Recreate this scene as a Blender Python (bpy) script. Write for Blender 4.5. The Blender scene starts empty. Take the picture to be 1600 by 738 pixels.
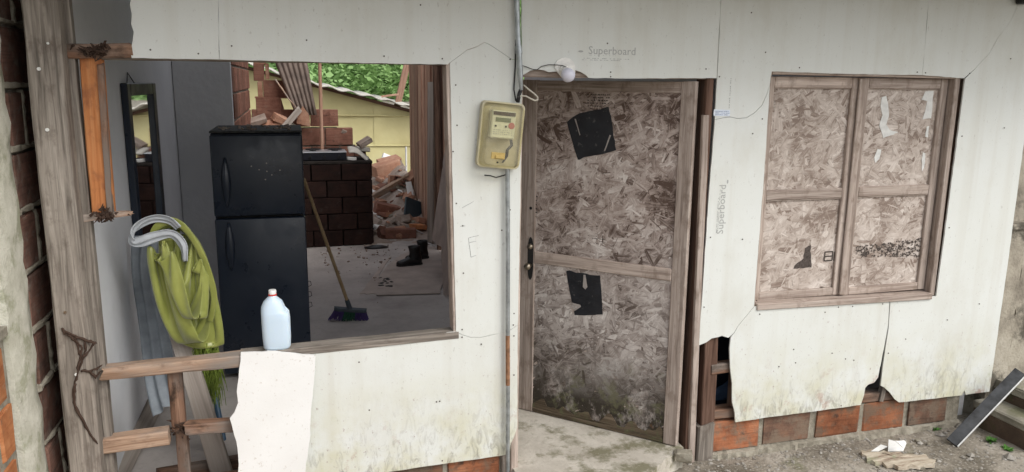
import bpy, bmesh, math, random
import numpy as np
from mathutils import Vector, Matrix, Euler, noise as mnoise
random.seed(7)
scene = bpy.context.scene
COL = scene.collection
R = math.radians

# ------------------------------------------------------------------ camera
YAW, PITCH, ROLL = 0.28036, 0.19731, 0.01027
CAM = Vector((0.0, -3.05, 1.79)); FPX = 1205.36
cf = Vector((math.sin(YAW)*math.cos(PITCH), math.cos(YAW)*math.cos(PITCH), -math.sin(PITCH)))
cr = Vector((math.cos(YAW), -math.sin(YAW), 0)); cu = cr.cross(cf)
cr, cu = cr*math.cos(ROLL)+cu*math.sin(ROLL), -cr*math.sin(ROLL)+cu*math.cos(ROLL)
cam_data = bpy.data.cameras.new('camera'); cam = bpy.data.objects.new('camera', cam_data)
COL.objects.link(cam); scene.camera = cam
cam.matrix_world = Matrix(((cr.x, cu.x, -cf.x, CAM.x), (cr.y, cu.y, -cf.y, CAM.y), (cr.z, cu.z, -cf.z, CAM.z), (0, 0, 0, 1)))
cam_data.sensor_width = 36; cam_data.lens = 36*FPX/1600; cam_data.clip_start = .05; cam_data.clip_end = 1500

# ------------------------------------------------------------------ sky, sun, exposure (overcast)
SUN_EL, SUN_AZ = R(46), R(36)          # azimuth measured from -y (in front of the house), negative = from the left
world = bpy.data.worlds.new('World'); scene.world = world; world.use_nodes = True
wn = world.node_tree; wn.nodes.clear()
wo = wn.nodes.new('ShaderNodeOutputWorld'); wb = wn.nodes.new('ShaderNodeBackground')
sk = wn.nodes.new('ShaderNodeTexSky'); sk.sky_type = 'NISHITA'; sk.sun_disc = False
sdir = Vector((math.sin(SUN_AZ)*math.cos(SUN_EL), -math.cos(SUN_AZ)*math.cos(SUN_EL), math.sin(SUN_EL)))   # towards the sun
sk.sun_elevation = SUN_EL; sk.sun_rotation = math.atan2(sdir.x, sdir.y)
sk.dust_density = 3.0; sk.air_density = 1.0
hs = wn.nodes.new('ShaderNodeHueSaturation'); hs.inputs['Saturation'].default_value = 0.25   # cloud cover greys the sky
wn.links.new(sk.outputs[0], hs.inputs['Color']); wn.links.new(hs.outputs[0], wb.inputs[0]); wn.links.new(wb.outputs[0], wo.inputs[0])
wb.inputs[1].default_value = 0.15
sun_d = bpy.data.lights.new('sun', 'SUN'); sun_d.energy = .75; sun_d.angle = R(26); sun_d.color = (1, .965, .91)
sun = bpy.data.objects.new('sun', sun_d); COL.objects.link(sun)
sun.rotation_euler = sdir.to_track_quat('Z', 'Y').to_euler(); sun.location = (-3, -8, 10)
scene.view_settings.view_transform = 'Standard'; scene.view_settings.look = 'None'
scene.view_settings.exposure = 0.5; scene.view_settings.gamma = 1

# ------------------------------------------------------------------ measuring helpers: photo survey -> metres on a known plane
def ray(x, y): return cf + cr*((x-800)/FPX) - cu*((y-369)/FPX)
def at(x, y, Y=0.0):
    d = ray(x, y); return CAM + d*((Y-CAM.y)/d.y)
def on_floor(x, y, z=0.09):
    d = ray(x, y); return CAM + d*((z-CAM.z)/d.z)
def on_side(x, y, X):
    d = ray(x, y); return CAM + d*((X-CAM.x)/d.x)
def on(x, y, P, n):
    d = ray(x, y); n = Vector(n); return CAM + d*((Vector(P)-CAM).dot(n)/d.dot(n))

# ------------------------------------------------------------------ object helpers
def wmat(o):
    m = o.matrix_basis.copy()
    if o.parent: m = wmat(o.parent) @ o.matrix_parent_inverse @ m
    return m
def setp(o, parent):
    if parent is not None:
        o.parent = parent; o.matrix_parent_inverse = wmat(parent).inverted()
    return o
def tag(o, label=None, cat=None, group=None, kind=None):
    if label: o['label'] = label
    if cat: o['category'] = cat
    if group: o['group'] = group
    if kind: o['kind'] = kind
    return o
def thing(name, label, cat, loc=(0, 0, 0), group=None):
    o = bpy.data.objects.new(name, None); o.empty_display_size = .1; o.location = loc; COL.objects.link(o)
    return tag(o, label, cat, group)
def link(name, me, mat, parent=None, M=None):
    if mat is not None:
        if len(me.materials) == 0: me.materials.append(mat)
    o = bpy.data.objects.new(name, me); COL.objects.link(o)
    if M is not None: o.matrix_basis = M
    return setp(o, parent)

class MB:
    """collects shapes into one mesh"""
    def __init__(s): s.bm = bmesh.new()
    def face(s, pts):
        return s.bm.faces.new([s.bm.verts.new(p) for p in pts])
    def box(s, c, size, rot=None, bev=0.0, seg=1):
        r = bmesh.ops.create_cube(s.bm, size=1.0)
        M = Matrix.Translation(c) @ (rot.to_matrix().to_4x4() if isinstance(rot, Euler) else (rot or Matrix.Identity(4))) @ Matrix.Diagonal((size[0], size[1], size[2], 1))
        bmesh.ops.transform(s.bm, matrix=M, verts=r['verts'])
        if bev > 0:
            es = list({e for v in r['verts'] for e in v.link_edges})
            bmesh.ops.bevel(s.bm, geom=es, offset=bev, segments=seg, affect='EDGES', profile=.5)
        return s
    def span(s, x0, x1, y0, y1, z0, z1, bev=0.0):
        return s.box(((x0+x1)/2, (y0+y1)/2, (z0+z1)/2), (abs(x1-x0), abs(y1-y0), abs(z1-z0)), None, bev)
    def rings(s, rings, cap=True, closed=True):
        vs = [[s.bm.verts.new(p) for p in r] for r in rings]; n = len(vs[0])
        for a, b in zip(vs, vs[1:]):
            for i in range(n if closed else n-1):
                j = (i+1) % n
                s.bm.faces.new((a[i], a[j], b[j], b[i]))
        if cap and closed:
            s.bm.faces.new(list(reversed(vs[0]))); s.bm.faces.new(vs[-1])
        return s
    def tube(s, pts, rad, n=8, cap=True):
        pts = [Vector(p) for p in pts]; out = []
        prev = None
        for i, p in enumerate(pts):
            t = (pts[min(i+1, len(pts)-1)] - pts[max(i-1, 0)]).normalized()
            a = prev if prev is not None else (Vector((0, 0, 1)) if abs(t.z) < .9 else Vector((1, 0, 0)))
            x = (a - t*a.dot(t)).normalized(); prev = x; y = t.cross(x)
            r = rad[i] if isinstance(rad, (list, tuple)) else rad
            out.append([p + x*(r*math.cos(k*2*math.pi/n)) + y*(r*math.sin(k*2*math.pi/n)) for k in range(n)])
        return s.rings(out, cap)
    def lathe(s, prof, c, axis='Z', n=20):
        M = {'Z': Matrix.Identity(3), 'Y': Matrix(((1, 0, 0), (0, 0, -1), (0, 1, 0))), 'X': Matrix(((0, 0, 1), (0, 1, 0), (-1, 0, 0)))}[axis] if isinstance(axis, str) else axis
        c = Vector(c)
        return s.rings([[c + M @ Vector((r*math.cos(2*math.pi*k/n), r*math.sin(2*math.pi*k/n), z)) for k in range(n)] for r, z in prof])
    def prism(s, pts, d):
        """outline (3-d points, planar) given thickness along vector d"""
        d = Vector(d); a = [s.bm.verts.new(p) for p in pts]; b = [s.bm.verts.new(Vector(p)+d) for p in pts]
        f1 = s.bm.faces.new(a); f2 = s.bm.faces.new(list(reversed(b))); n = len(pts)
        for i in range(n): s.bm.faces.new((a[i], b[i], b[(i+1) % n], a[(i+1) % n]))
        return s
    def mesh(s, name, smooth=False, fix=True):
        if fix: bmesh.ops.recalc_face_normals(s.bm, faces=s.bm.faces)
        me = bpy.data.meshes.new(name); s.bm.to_mesh(me); s.bm.free()
        if smooth:
            for p in me.polygons: p.use_smooth = True
            if smooth != True: me.set_sharp_from_angle(angle=R(smooth))
        return me
    def build(s, name, mat, parent=None, smooth=False, M=None):
        return link(name, s.mesh(name, smooth), mat, parent, M)

def rough(pts, step=.03, amp=.0012, seed=0):
    """break an outline into short uneven steps so that cut edges are not ruler straight"""
    rnd = random.Random(seed); out = []
    n = len(pts)
    for i in range(n):
        a, b = Vector(pts[i]), Vector(pts[(i+1) % n]); L = (b-a).length; k = max(1, int(L/step))
        for j in range(k):
            p = a.lerp(b, j/k)
            if j: p += Vector((rnd.uniform(-amp, amp), 0, rnd.uniform(-amp, amp)))
            out.append(p)
    return out

def frame_of(p0, p1, face=(0, -1, 0)):
    """matrix with local Z along p0->p1, local -Y towards face"""
    p0, p1 = Vector(p0), Vector(p1); z = (p1-p0).normalized(); f = Vector(face)
    y = -(f - z*f.dot(z)).normalized(); x = y.cross(z)
    return Matrix(((x.x, y.x, z.x, p0.x), (x.y, y.y, z.y, p0.y), (x.z, y.z, z.z, p0.z), (0, 0, 0, 1)))
def timber(name, p0, p1, w, t, mat, parent=None, face=(0, -1, 0), jit=.0015, seg=.09, cham=.1, ragged=(0, 0), seed=None, warp=0, taper=1.0):
    """a sawn length of wood: w across, t deep, long axis local Z"""
    rnd = random.Random(seed if seed is not None else hash((round(p0[0], 3), round(p1[2], 3), round(w, 3))) & 0xffff)
    L = (Vector(p1)-Vector(p0)).length; n = max(2, int(L/seg)); c = min(w, t)*cham
    prof = [(-w/2+c, -t/2), (w/2-c, -t/2), (w/2, -t/2+c), (w/2, t/2-c), (w/2-c, t/2), (-w/2+c, t/2), (-w/2, t/2-c), (-w/2, -t/2+c)]
    off = [rnd.uniform(0, 50) for _ in range(3)]; rings = []
    for i in range(n+1):
        q = i/n; ring = []; k = 1+(taper-1)*q
        for j, (x, y) in enumerate(prof):
            z = q*L
            if i == 0: z += rnd.uniform(0, ragged[0])
            if i == n: z -= rnd.uniform(0, ragged[1])
            dx = mnoise.noise(Vector((off[0]+z*6, j*1.7, 0)))*jit*1.5 + mnoise.noise(Vector((off[1]+z*1.2, 0, 3)))*warp
            dy = mnoise.noise(Vector((off[2]+z*6, j*1.7, 5)))*jit*1.5
            ring.append((x*k+dx, y*k+dy, z))
        rings.append(ring)
    return MB().rings(rings).build(name, mat, parent, M=frame_of(p0, p1, face), smooth=35)

# ------------------------------------------------------------------ material helpers
class NM:
    def __init__(s, name, rough=.8, spec=.3, metal=0.0):
        s.m = bpy.data.materials.new(name); s.m.use_nodes = True; s.nt = s.m.node_tree
        s.b = s.nt.nodes['Principled BSDF']; s.b.inputs['Roughness'].default_value = rough
        s.b.inputs['Specular IOR Level'].default_value = spec; s.b.inputs['Metallic'].default_value = metal
    def nd(s, t, **kw):
        n = s.nt.nodes.new('ShaderNode'+t)
        for k, v in kw.items(): setattr(n, k, v)
        return n
    def put(s, sock, v):
        if hasattr(v, 'is_output') or isinstance(v, bpy.types.NodeSocket): s.nt.links.new(v, sock)
        elif v is not None:
            if isinstance(v, tuple) and len(v) == 3 and sock.type == 'RGBA': v = (*v, 1)
            sock.default_value = v
    def co(s, scale=(1, 1, 1), rot=(0, 0, 0), loc=(0, 0, 0), shift=True):
        tc = s.nd('TexCoord').outputs['Object']
        if shift:
            oi = s.nd('ObjectInfo'); a = s.nd('VectorMath', operation='MULTIPLY_ADD')
            cb = s.nd('CombineXYZ')
            for i in range(3): s.nt.links.new(oi.outputs['Random'], cb.inputs[i])
            s.put(a.inputs[0], cb.outputs[0]); a.inputs[1].default_value = (37, 23, 51); s.put(a.inputs[2], tc); tc = a.outputs[0]
        mp = s.nd('Mapping'); s.put(mp.inputs[0], tc); mp.inputs['Scale'].default_value = scale; mp.inputs['Rotation'].default_value = rot; mp.inputs['Location'].default_value = loc
        return mp.outputs[0]
    def noise(s, vec, scale=5, detail=4, rough=.55, dist=0):
        n = s.nd('TexNoise'); s.put(n.inputs['Vector'], vec); n.inputs['Scale'].default_value = scale; n.inputs['Detail'].default_value = detail
        n.inputs['Roughness'].default_value = rough; n.inputs['Distortion'].default_value = dist; return n.outputs['Fac']
    def vor(s, vec, scale=5, feature='F1', rnd=1.0):
        n = s.nd('TexVoronoi', feature=feature); s.put(n.inputs['Vector'], vec); n.inputs['Scale'].default_value = scale; n.inputs['Randomness'].default_value = rnd; return n
    def ramp(s, fac, stops, interp='LINEAR'):
        n = s.nd('ValToRGB'); e = n.color_ramp.elements; n.color_ramp.interpolation = interp
        while len(e) < len(stops): e.new(.5)
        for el, (p, c) in zip(e, stops): el.position = p; el.color = (*c, 1) if len(c) == 3 else c
        s.put(n.inputs[0], fac); return n.outputs[0]
    def rng(s, v, a, b, c=0.0, d=1.0, smooth=False):
        n = s.nd('MapRange'); n.clamp = True
        if smooth: n.interpolation_type = 'SMOOTHSTEP'
        s.put(n.inputs[0], v)
        for i, q in zip((1, 2, 3, 4), (a, b, c, d)): n.inputs[i].default_value = q
        return n.outputs[0]
    def mix(s, fac, a, b, mode='MIX'):
        n = s.nd('Mix', data_type='RGBA', blend_type=mode); s.put(n.inputs[0], fac); s.put(n.inputs[6], a); s.put(n.inputs[7], b); return n.outputs[2]
    def math(s, op, a, b=None, c=None):
        n = s.nd('Math', operation=op)
        for i, v in enumerate((a, b, c)):
            if v is not None: s.put(n.inputs[i], v)
        return n.outputs[0]
    def rand(s): return s.nd('ObjectInfo').outputs['Random']
    def sep(s, v):
        n = s.nd('SeparateXYZ'); s.put(n.inputs[0], v); return n.outputs
    def vary(s, col, lo=.8, hi=1.15):
        v = s.rng(s.rand(), 0, 1, lo, hi); n = s.nd('HueSaturation'); s.put(n.inputs['Color'], col); s.put(n.inputs['Value'], v); return n.outputs[0]
    def bump(s, h, strength=.4, dist=.002):
        n = s.nd('Bump'); n.inputs['Strength'].default_value = strength; n.inputs['Distance'].default_value = dist; s.put(n.inputs['Height'], h)
        s.put(s.b.inputs['Normal'], n.outputs[0])
    def col(s, c): s.put(s.b.inputs['Base Color'], c); return s
def plain(name, c, rough=.6, metal=0.0, spec=.4, var=.12, sc=40):
    k = NM(name, rough, spec, metal); v = k.co(); f = k.noise(v, sc, 4)
    d = tuple(x*(1-var) for x in c); e = tuple(min(1, x*(1+var)) for x in c)
    k.col(k.ramp(f, [(.3, d), (.7, e)])); return k.m
def wood(name, dark, mid, light, rough=.85, grey=None, grain=1.0, vlo=.8, vhi=1.12, bump=.5, dirt=None, axis='Z'):
    k = NM(name, rough, .2)
    A = (lambda a, b, c: (a, b, c)) if axis == 'Z' else (lambda a, b, c: (c, b, a))
    v = k.co(scale=A(28*grain, 28*grain, 1.3*grain)); g = k.noise(v, 2.2, 8, .62, .8)
    c = k.ramp(g, [(.28, dark), (.5, mid), (.72, light)])
    v2 = k.co(scale=A(90, 90, 2)); g2 = k.noise(v2, 2, 3)
    c = k.mix(k.rng(g2, .56, .72, 0, .6), c, dark)
    if grey: c = k.mix(k.rng(k.noise(k.co(scale=(6, 6, 2)), 2, 5), .42, .62), c, grey)
    if dirt: c = k.mix(k.rng(k.noise(k.co(scale=(9, 9, 5)), 2, 7, .65), .52, .7, 0, .9), c, dirt)
    k.col(k.vary(c, vlo, vhi)); k.bump(k.math('ADD', g, k.math('MULTIPLY', g2, .5)), bump, .003); return k.m

M_ = {}
M_['wood_post'] = wood('weathered_grey_wood', (.09, .078, .066), (.23, .20, .17), (.37, .33, .285), dirt=(.12, .095, .078))
M_['wood_raw'] = wood('raw_pale_wood', (.24, .14, .085), (.47, .32, .225), (.58, .43, .32), dirt=(.20, .125, .085), grey=(.34, .29, .25))
M_['wood_orange'] = wood('orange_cedar_wood', (.34, .12, .04), (.50, .20, .075), (.56, .27, .12), dirt=(.26, .10, .05))
M_['wood_rot'] = wood('rotten_brown_wood', (.08, .045, .03), (.23, .13, .085), (.36, .23, .16), dirt=(.04, .027, .02), grey=(.20, .165, .14))
M_['wood_frame'] = wood('worn_frame_wood', (.22, .17, .14), (.47, .385, .33), (.61, .525, .46), dirt=(.26, .20, .16))
M_['wood_frame_x'] = wood('worn_rail_wood', (.22, .17, .14), (.47, .385, .33), (.61, .525, .46), dirt=(.26, .20, .16), axis='X')
M_['wood_rot_x'] = wood('mouldy_rail_wood', (.04, .032, .022), (.12, .09, .06), (.22, .17, .12), dirt=(.13, .135, .07), axis='X')
M_['wood_frame_dark'] = wood('dark_brown_frame_wood', (.05, .028, .02), (.12, .07, .05), (.19, .12, .09))
M_['wood_plank'] = wood('brown_plank_wood', (.20, .11, .075), (.38, .225, .16), (.50, .33, .25), vlo=.6, vhi=1.25)
M_['wood_plank_grey'] = wood('grey_painted_plank', (.22, .19, .165), (.33, .29, .255), (.42, .38, .34), grain=.5, bump=.25)
M_['broom_wood'] = wood('broom_handle_wood', (.35, .24, .13), (.45, .32, .18), (.55, .41, .25), rough=.5, grain=.6, bump=.2)

# fibre cement sheet: white, streaked, mould and rusty stains at the foot of the wall
k = NM('fibre_cement_sheet', .62, .25); v = k.co(shift=False); xyz = k.sep(v)
c = k.ramp(k.noise(v, 2.3, 5), [(.3, (.705, .72, .675)), (.7, (.745, .765, .735))])
c = k.mix(k.rng(k.noise(k.co(scale=(14, 1, .5), shift=False), 1, 4), .5, .72, 0, .55), c, (.64, .635, .575))
c = k.mix(k.rng(k.noise(k.co(scale=(60, 1, 30), shift=False), 1, 6, .7), .61, .68, 0, .45), c, (.36, .34, .30))
c = k.mix(k.rng(k.noise(k.co(scale=(170, 1, 110), shift=False), 1, 2), .68, .73, 0, .4), c, (.25, .22, .20))
c = k.mix(k.rng(k.noise(k.co(loc=(6, 1, 4), scale=(1, 1, .55), shift=False), 3.2, 8, .68), .52, .70, 0, .38), c, (.58, .565, .49))
foot = k.rng(xyz[2], .62, .16)
foot2 = k.math('MULTIPLY', foot, foot)
drip = k.math('ADD', k.math('MULTIPLY', k.noise(k.co(scale=(20, 1, 7), shift=False), 1.6, 10, .72, 1.2), .72), k.math('MULTIPLY', k.noise(k.co(loc=(2, 5, 2), shift=False), 2.6, 5, .6), .30))
c = k.mix(k.math('MULTIPLY', foot, k.rng(k.noise(v, 5, 8, .6), .40, .62, 0, .75)), c, (.56, .53, .33))
c = k.mix(k.math('MULTIPLY', foot2, k.rng(drip, .51, .66, 0, .9)), c, (.18, .16, .12))
c = k.mix(k.math('MULTIPLY', foot2, k.rng(k.noise(k.co(loc=(4, 0, 9), shift=False), 7, 9, .7), .57, .64, 0, .8)), c, (.42, .25, .19))
c = k.mix(k.math('MULTIPLY', foot2, k.rng(k.noise(k.co(loc=(1, 0, 3), shift=False), 4, 8, .7), .60, .68, 0, .8)), c, (.31, .32, .10))
c = k.mix(k.math('MULTIPLY', k.rng(xyz[2], 1.1, .3), k.rng(k.noise(k.co(loc=(8, 2, 3), scale=(1, 1, .8), shift=False), 60, 4, .6), .64, .70, 0, .7)), c, (.33, .22, .2))
k.col(c); k.bump(k.math('ADD', k.noise(v, 180, 3), k.math('MULTIPLY', k.noise(v, 6, 2), 2.0)), .18, .002); M_['sheet'] = k.m
k = NM('clean_fibre_cement', .6, .25); v = k.co(shift=False)
c = k.ramp(k.noise(v, 5, 4), [(.3, (.76, .755, .73)), (.7, (.82, .82, .80))])
c = k.mix(k.rng(k.noise(k.co(scale=(50, 50, 50), shift=False), 1.4, 6, .7), .60, .68, 0, .5), c, (.42, .35, .27))
k.col(c); k.bump(k.noise(v, 120, 3), .15, .002); M_['scrap'] = k.m

def osb(name, dark, mid, light, foot_dirt=False):
    """material for the wood strands; each strand carries its own tone and grain coordinates"""
    k = NM(name, .72, .25); tone = k.nd('Attribute'); tone.attribute_name = 'tone'; uv = k.nd('UVMap').outputs[0]
    mp = k.nd('Mapping'); k.put(mp.inputs[0], uv); mp.inputs['Scale'].default_value = (12, 160, 1)
    g = k.noise(mp.outputs[0], 1.0, 4, .6); big = k.noise(k.co(), 3.5, 6, .65)
    val = k.math('ADD', k.math('MULTIPLY', tone.outputs['Fac'], .62), k.math('ADD', k.math('MULTIPLY', k.math('SUBTRACT', g, .5), .75), k.math('ADD', k.math('MULTIPLY', k.math('SUBTRACT', big, .5), 1.3), k.math('MULTIPLY', k.math('SUBTRACT', k.noise(k.co(loc=(4, 9, 1)), 13, 5, .65), .5), .8))))
    c = k.ramp(val, [(.02, dark), (.33, mid), (.74, light)])
    c = k.mix(k.rng(k.noise(k.co(loc=(5, 1, 2)), 7, 8, .72), .62, .74, 0, .5), c, dark)
    if foot_dirt:
        z = k.sep(k.co(shift=False))[2]; ft = k.rng(z, .55, .14)
        # grey sun-bleached middle, rot and algae at the foot of the panel
        c = k.mix(k.math('MULTIPLY', k.rng(z, 1.2, .7), .75), c, k.mix(.7, c, k.ramp(val, [(.0, (.15, .13, .115)), (.36, (.43, .40, .375)), (.80, (.76, .73, .69))])))
        c = k.mix(k.math('MULTIPLY', ft, k.rng(k.noise(k.co(scale=(1, 1, .6)), 9, 9, .72), .33, .50, 0, 1.25)), c, (.05, .041, .031))
        c = k.mix(k.math('MULTIPLY', ft, k.rng(k.noise(k.co(loc=(7, 0, 0)), 11, 8, .7), .53, .62, 0, .7)), c, (.19, .19, .10))
        c = k.mix(k.math('MULTIPLY', ft, k.rng(k.noise(k.co(loc=(0, 0, 9)), 6, 8, .7), .60, .70, 0, .6)), c, (.22, .11, .055))
    k.col(c); k.bump(g, .4, .0015); return k.m
def strand_mesh(x0, x1, z0, z1, y, seed, cover=6.0):
    """pressed wood strands covering a panel; y is the rearmost layer, strands rise up to 2 mm towards -y"""
    r = random.Random(seed); n = int((x1-x0)*(z1-z0)/.00075*cover); vs = []; fs = []; tones = []; uvs = []
    for i in range(n):
        L, w = (r.uniform(.022, .085), r.uniform(.003, .012)) if r.random() < .6 else (r.uniform(.035, .10), r.uniform(.012, .03)); a = r.uniform(0, math.pi) if r.random() < .6 else r.gauss(.35, .5)
        cx, cz = r.uniform(x0, x1), r.uniform(z0, z1); ca, sa = math.cos(a), math.sin(a); yy = y-.0022*r.random(); b = len(vs); off = r.uniform(0, 40)
        q = [(-L/2, -w/2*r.uniform(.3, 1)), (-L*.2, -w/2), (L*.25, -w/2*r.uniform(.8, 1.1)), (L/2, -w/2*r.uniform(.2, .8)), (L/2*r.uniform(.8, 1), w/2*r.uniform(.3, 1)), (0, w/2*r.uniform(.85, 1.1)), (-L/2*r.uniform(.8, 1), w/2*r.uniform(.3, 1))]
        for u, v in q:
            vs.append((min(max(cx+u*ca-v*sa, x0), x1), yy, min(max(cz+u*sa+v*ca, z0), z1))); uvs.append((u+off, v+off*.37))
        fs.append(tuple(range(b, b+7))); t = min(1, max(0, r.gauss(.5, .19)))
        tones += [t]*7
    me = bpy.data.meshes.new('strands'); me.from_pydata(vs, [], fs); me.update()
    at_ = me.attributes.new('tone', 'FLOAT', 'POINT'); at_.data.foreach_set('value', tones)
    ul = me.uv_layers.new(name='UVMap'); li = [0]*len(me.loops); me.loops.foreach_get('vertex_index', li)
    flat = []
    for q in li: flat += uvs[q]
    ul.data.foreach_set('uv', flat); return me
M_['osb_door'] = osb('door_strand_board', (.12, .08, .062), (.45, .365, .32), (.78, .71, .655), True)
M_['osb_win'] = osb('shutter_strand_board', (.25, .19, .155), (.50, .425, .37), (.72, .65, .59))

def brick(name, dark, mid, light, dirt, dirt_amt=.5, soot_and_shade=(.05, .04, .035)):
    k = NM(name, .9, .15); v = k.co()
    stri = k.noise(k.co(scale=(3, 3, 70)), 1.5, 4)
    c = k.ramp(k.noise(v, 9, 7, .65), [(.3, dark), (.52, mid), (.75, light)])
    c = k.mix(k.rng(stri, .5, .65, 0, .45), c, dark)
    c = k.mix(k.rng(k.noise(k.co(loc=(3, 3, 3)), 14, 8, .7), 1-dirt_amt, 1-dirt_amt+.14, 0, .85), c, dirt)
    c = k.mix(k.rng(k.noise(k.co(loc=(9, 3, 3)), 11, 8, .72), .58, .68, 0, .8), c, soot_and_shade)
    k.col(k.vary(c, .72, 1.15)); k.bump(k.math('ADD', k.noise(v, 60, 5), stri), .6, .004); return k.m
M_['brick_base'] = brick('foundation_brick', (.17, .065, .035), (.36, .14, .07), (.48, .22, .12), (.19, .14, .10), .53, (.07, .05, .04))
M_['brick_base_dark'] = brick('soot_coated_brick', (.07, .045, .035), (.17, .10, .07), (.30, .15, .09), (.20, .15, .11), .55, (.06, .05, .045))
M_['brick_wall'] = brick('hollow_clay_brick', (.15, .07, .05), (.26, .125, .09), (.34, .18, .13), (.26, .19, .15), .42)
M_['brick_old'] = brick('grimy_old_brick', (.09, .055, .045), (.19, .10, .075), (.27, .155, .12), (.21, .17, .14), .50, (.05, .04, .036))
M_['brick_backlit'] = brick('backlit_clay_brick', (.016, .010, .009), (.034, .018, .015), (.05, .026, .02), (.026, .02, .018), .45)  # counter bricks: the shade of their backlit front is put into the colour
M_['brick_lit'] = brick('lit_orange_brick', (.34, .12, .05), (.50, .21, .09), (.56, .29, .16), (.40, .32, .23), .40, (.2, .12, .08))  # brighter orange copy of the clay brick, open daylight painted into it
M_['brick_pale'] = brick('pale_terracotta', (.34, .17, .11), (.45, .25, .17), (.55, .36, .26), (.40, .32, .26), .4, (.2, .13, .1))

def crete(name, a, b, c_, moss=None, crack=False, sc=4, dark_amt=.5):
    k = NM(name, .92, .15); v = k.co(shift=False)
    c = k.ramp(k.noise(v, sc, 8, .62), [(.3, a), (.52, b), (.72, c_)])
    c = k.mix(k.rng(k.noise(v, sc*14, 5), .55, .7, 0, .4), c, a)
    if moss:
        c = k.mix(k.rng(k.noise(k.co(loc=(3, 1, 8), shift=False), sc*.8, 8, .7), .50, .60, 0, dark_amt), c, moss)
    k.col(c); k.bump(k.math('ADD', k.noise(v, sc*16, 5), k.math('MULTIPLY', k.noise(v, sc*2, 3), 2.0)), .6, .005); return k.m
M_['mortar'] = crete('cement_mortar', (.20, .18, .14), (.33, .30, .24), (.45, .42, .35), sc=18)
M_['mortar_dark'] = crete('dark_mortar', (.10, .09, .075), (.20, .18, .15), (.30, .27, .23), sc=16)
M_['plaster_col'] = crete('mossy_cement_render', (.44, .425, .34), (.58, .565, .475), (.68, .66, .57), moss=(.30, .305, .20), sc=10, dark_amt=.7)
M_['floor'] = crete('worn_concrete_floor', (.34, .31, .295), (.48, .445, .42), (.56, .53, .50), sc=2.2)
M_['slab'] = crete('threshold_concrete', (.42, .38, .32), (.56, .52, .45), (.64, .60, .53), moss=(.16, .15, .085), sc=5, dark_amt=.85)
M_['concrete_wet'] = crete('stained_concrete', (.20, .175, .14), (.40, .36, .29), (.52, .48, .40), moss=(.05, .045, .035), sc=5, dark_amt=.8)
M_['step'] = crete('step_concrete', (.17, .16, .125), (.29, .27, .22), (.40, .38, .32), moss=(.13, .14, .05), sc=8)
M_['step_shade'] = crete('shaded_step_face', (.07, .05, .038), (.12, .085, .062), (.18, .135, .10), moss=(.08, .085, .04), sc=7)  # riser faces darker than the treads: their shade is part of this colour
M_['wall_in'] = crete('grey_painted_plaster', (.64, .65, .67), (.70, .71, .73), (.74, .75, .765), sc=1.6)
M_['rubble'] = crete('rubble_dust', (.24, .185, .15), (.36, .29, .245), (.48, .41, .36), sc=6)
k = NM('dirt_and_grit', .95, .1); v = k.co(shift=False)
c = k.ramp(k.noise(v, 2.5, 9, .65), [(.36, (.11, .095, .072)), (.5, (.27, .24, .195)), (.64, (.43, .39, .335))])
c = k.mix(k.rng(k.noise(v, 70, 4, .6), .55, .68, 0, .6), c, (.54, .50, .44))
c = k.mix(k.rng(k.noise(k.co(loc=(5, 5, 5), shift=False), 40, 5, .6), .56, .68, 0, .7), c, (.12, .10, .08))
c = k.mix(k.rng(k.noise(k.co(loc=(1, 7, 5), shift=False), 3, 7, .7), .58, .68, 0, .5), c, (.12, .13, .05))
k.col(c); k.bump(k.math('ADD', k.noise(v, 60, 6), k.noise(v, 14, 4)), .8, .01); M_['ground'] = k.m
k = NM('grit_stone', .9, .2); k.col(k.vary(k.ramp(k.noise(k.co(), 30, 4), [(.3, (.24, .215, .18)), (.7, (.52, .49, .44))]), .7, 1.3)); M_['stone'] = k.m

M_['soot_and_shade'] = crete('backlit_cement', (.015, .013, .012), (.03, .026, .024), (.05, .045, .04), sc=9)  # counter core and top, coloured near black to stand in for shade
M_['black'] = plain('matt_black', (.012, .012, .013), .7)
k = NM('black_fridge_enamel', .3, .5); v = k.co(shift=False); k.col(k.mix(k.rng(k.noise(k.co(scale=(1, 1, .5), shift=False), 7, 7, .7), .52, .75, 0, .35), (.012, .019, .033), (.05, .058, .07))); k.put(k.b.inputs['Roughness'], k.rng(k.noise(v, 5, 6, .65), .35, .65, .22, .5)); M_['fridge'] = k.m
M_['fridge_dust'] = plain('dusty_fridge_top', (.05, .05, .05), .8, 0, .3, .5, 30)
M_['seal'] = plain('rubber_seal', (.008, .008, .008), .8)
M_['screw'] = plain('rusty_screw', (.06, .04, .03), .7)
M_['print'] = plain('grey_ink_print', (.42, .425, .41), .8, 0, .2, .25, 200)
M_['print_dark'] = plain('dark_stamp_ink', (.085, .07, .062), .85, 0, .2, .5, 150)
M_['pencil'] = plain('pencil_mark', (.42, .42, .41), .8, 0, .2, .3, 200)
k = NM('black_tape', .42, .4); v = k.co(); k.col(k.mix(k.rng(k.noise(v, 38, 6, .7), .60, .68, 0, .5), k.ramp(k.noise(v, 12, 4), [(.3, (.012, .013, .016)), (.7, (.026, .028, .034))]), (.16, .15, .14))); k.bump(k.noise(k.co(scale=(9, 1, 22)), 1.5, 5), .9, .004); M_['tape'] = k.m
M_['tape_torn'] = plain('torn_tape_backing', (.40, .36, .33), .8)
M_['galv'] = plain('galvanised_steel', (.40, .43, .44), .42, .75, .5, .3, 30)
M_['rust'] = plain('rusty_conduit', (.30, .16, .09), .85, .1, .2, .4, 40)
M_['cable_black'] = plain('black_cable', (.02, .02, .02), .6)
M_['cable_white'] = plain('dirty_white_cable', (.55, .52, .44), .6)
M_['porcelain'] = plain('white_lamp_holder', (.84, .83, .79), .45)
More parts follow.
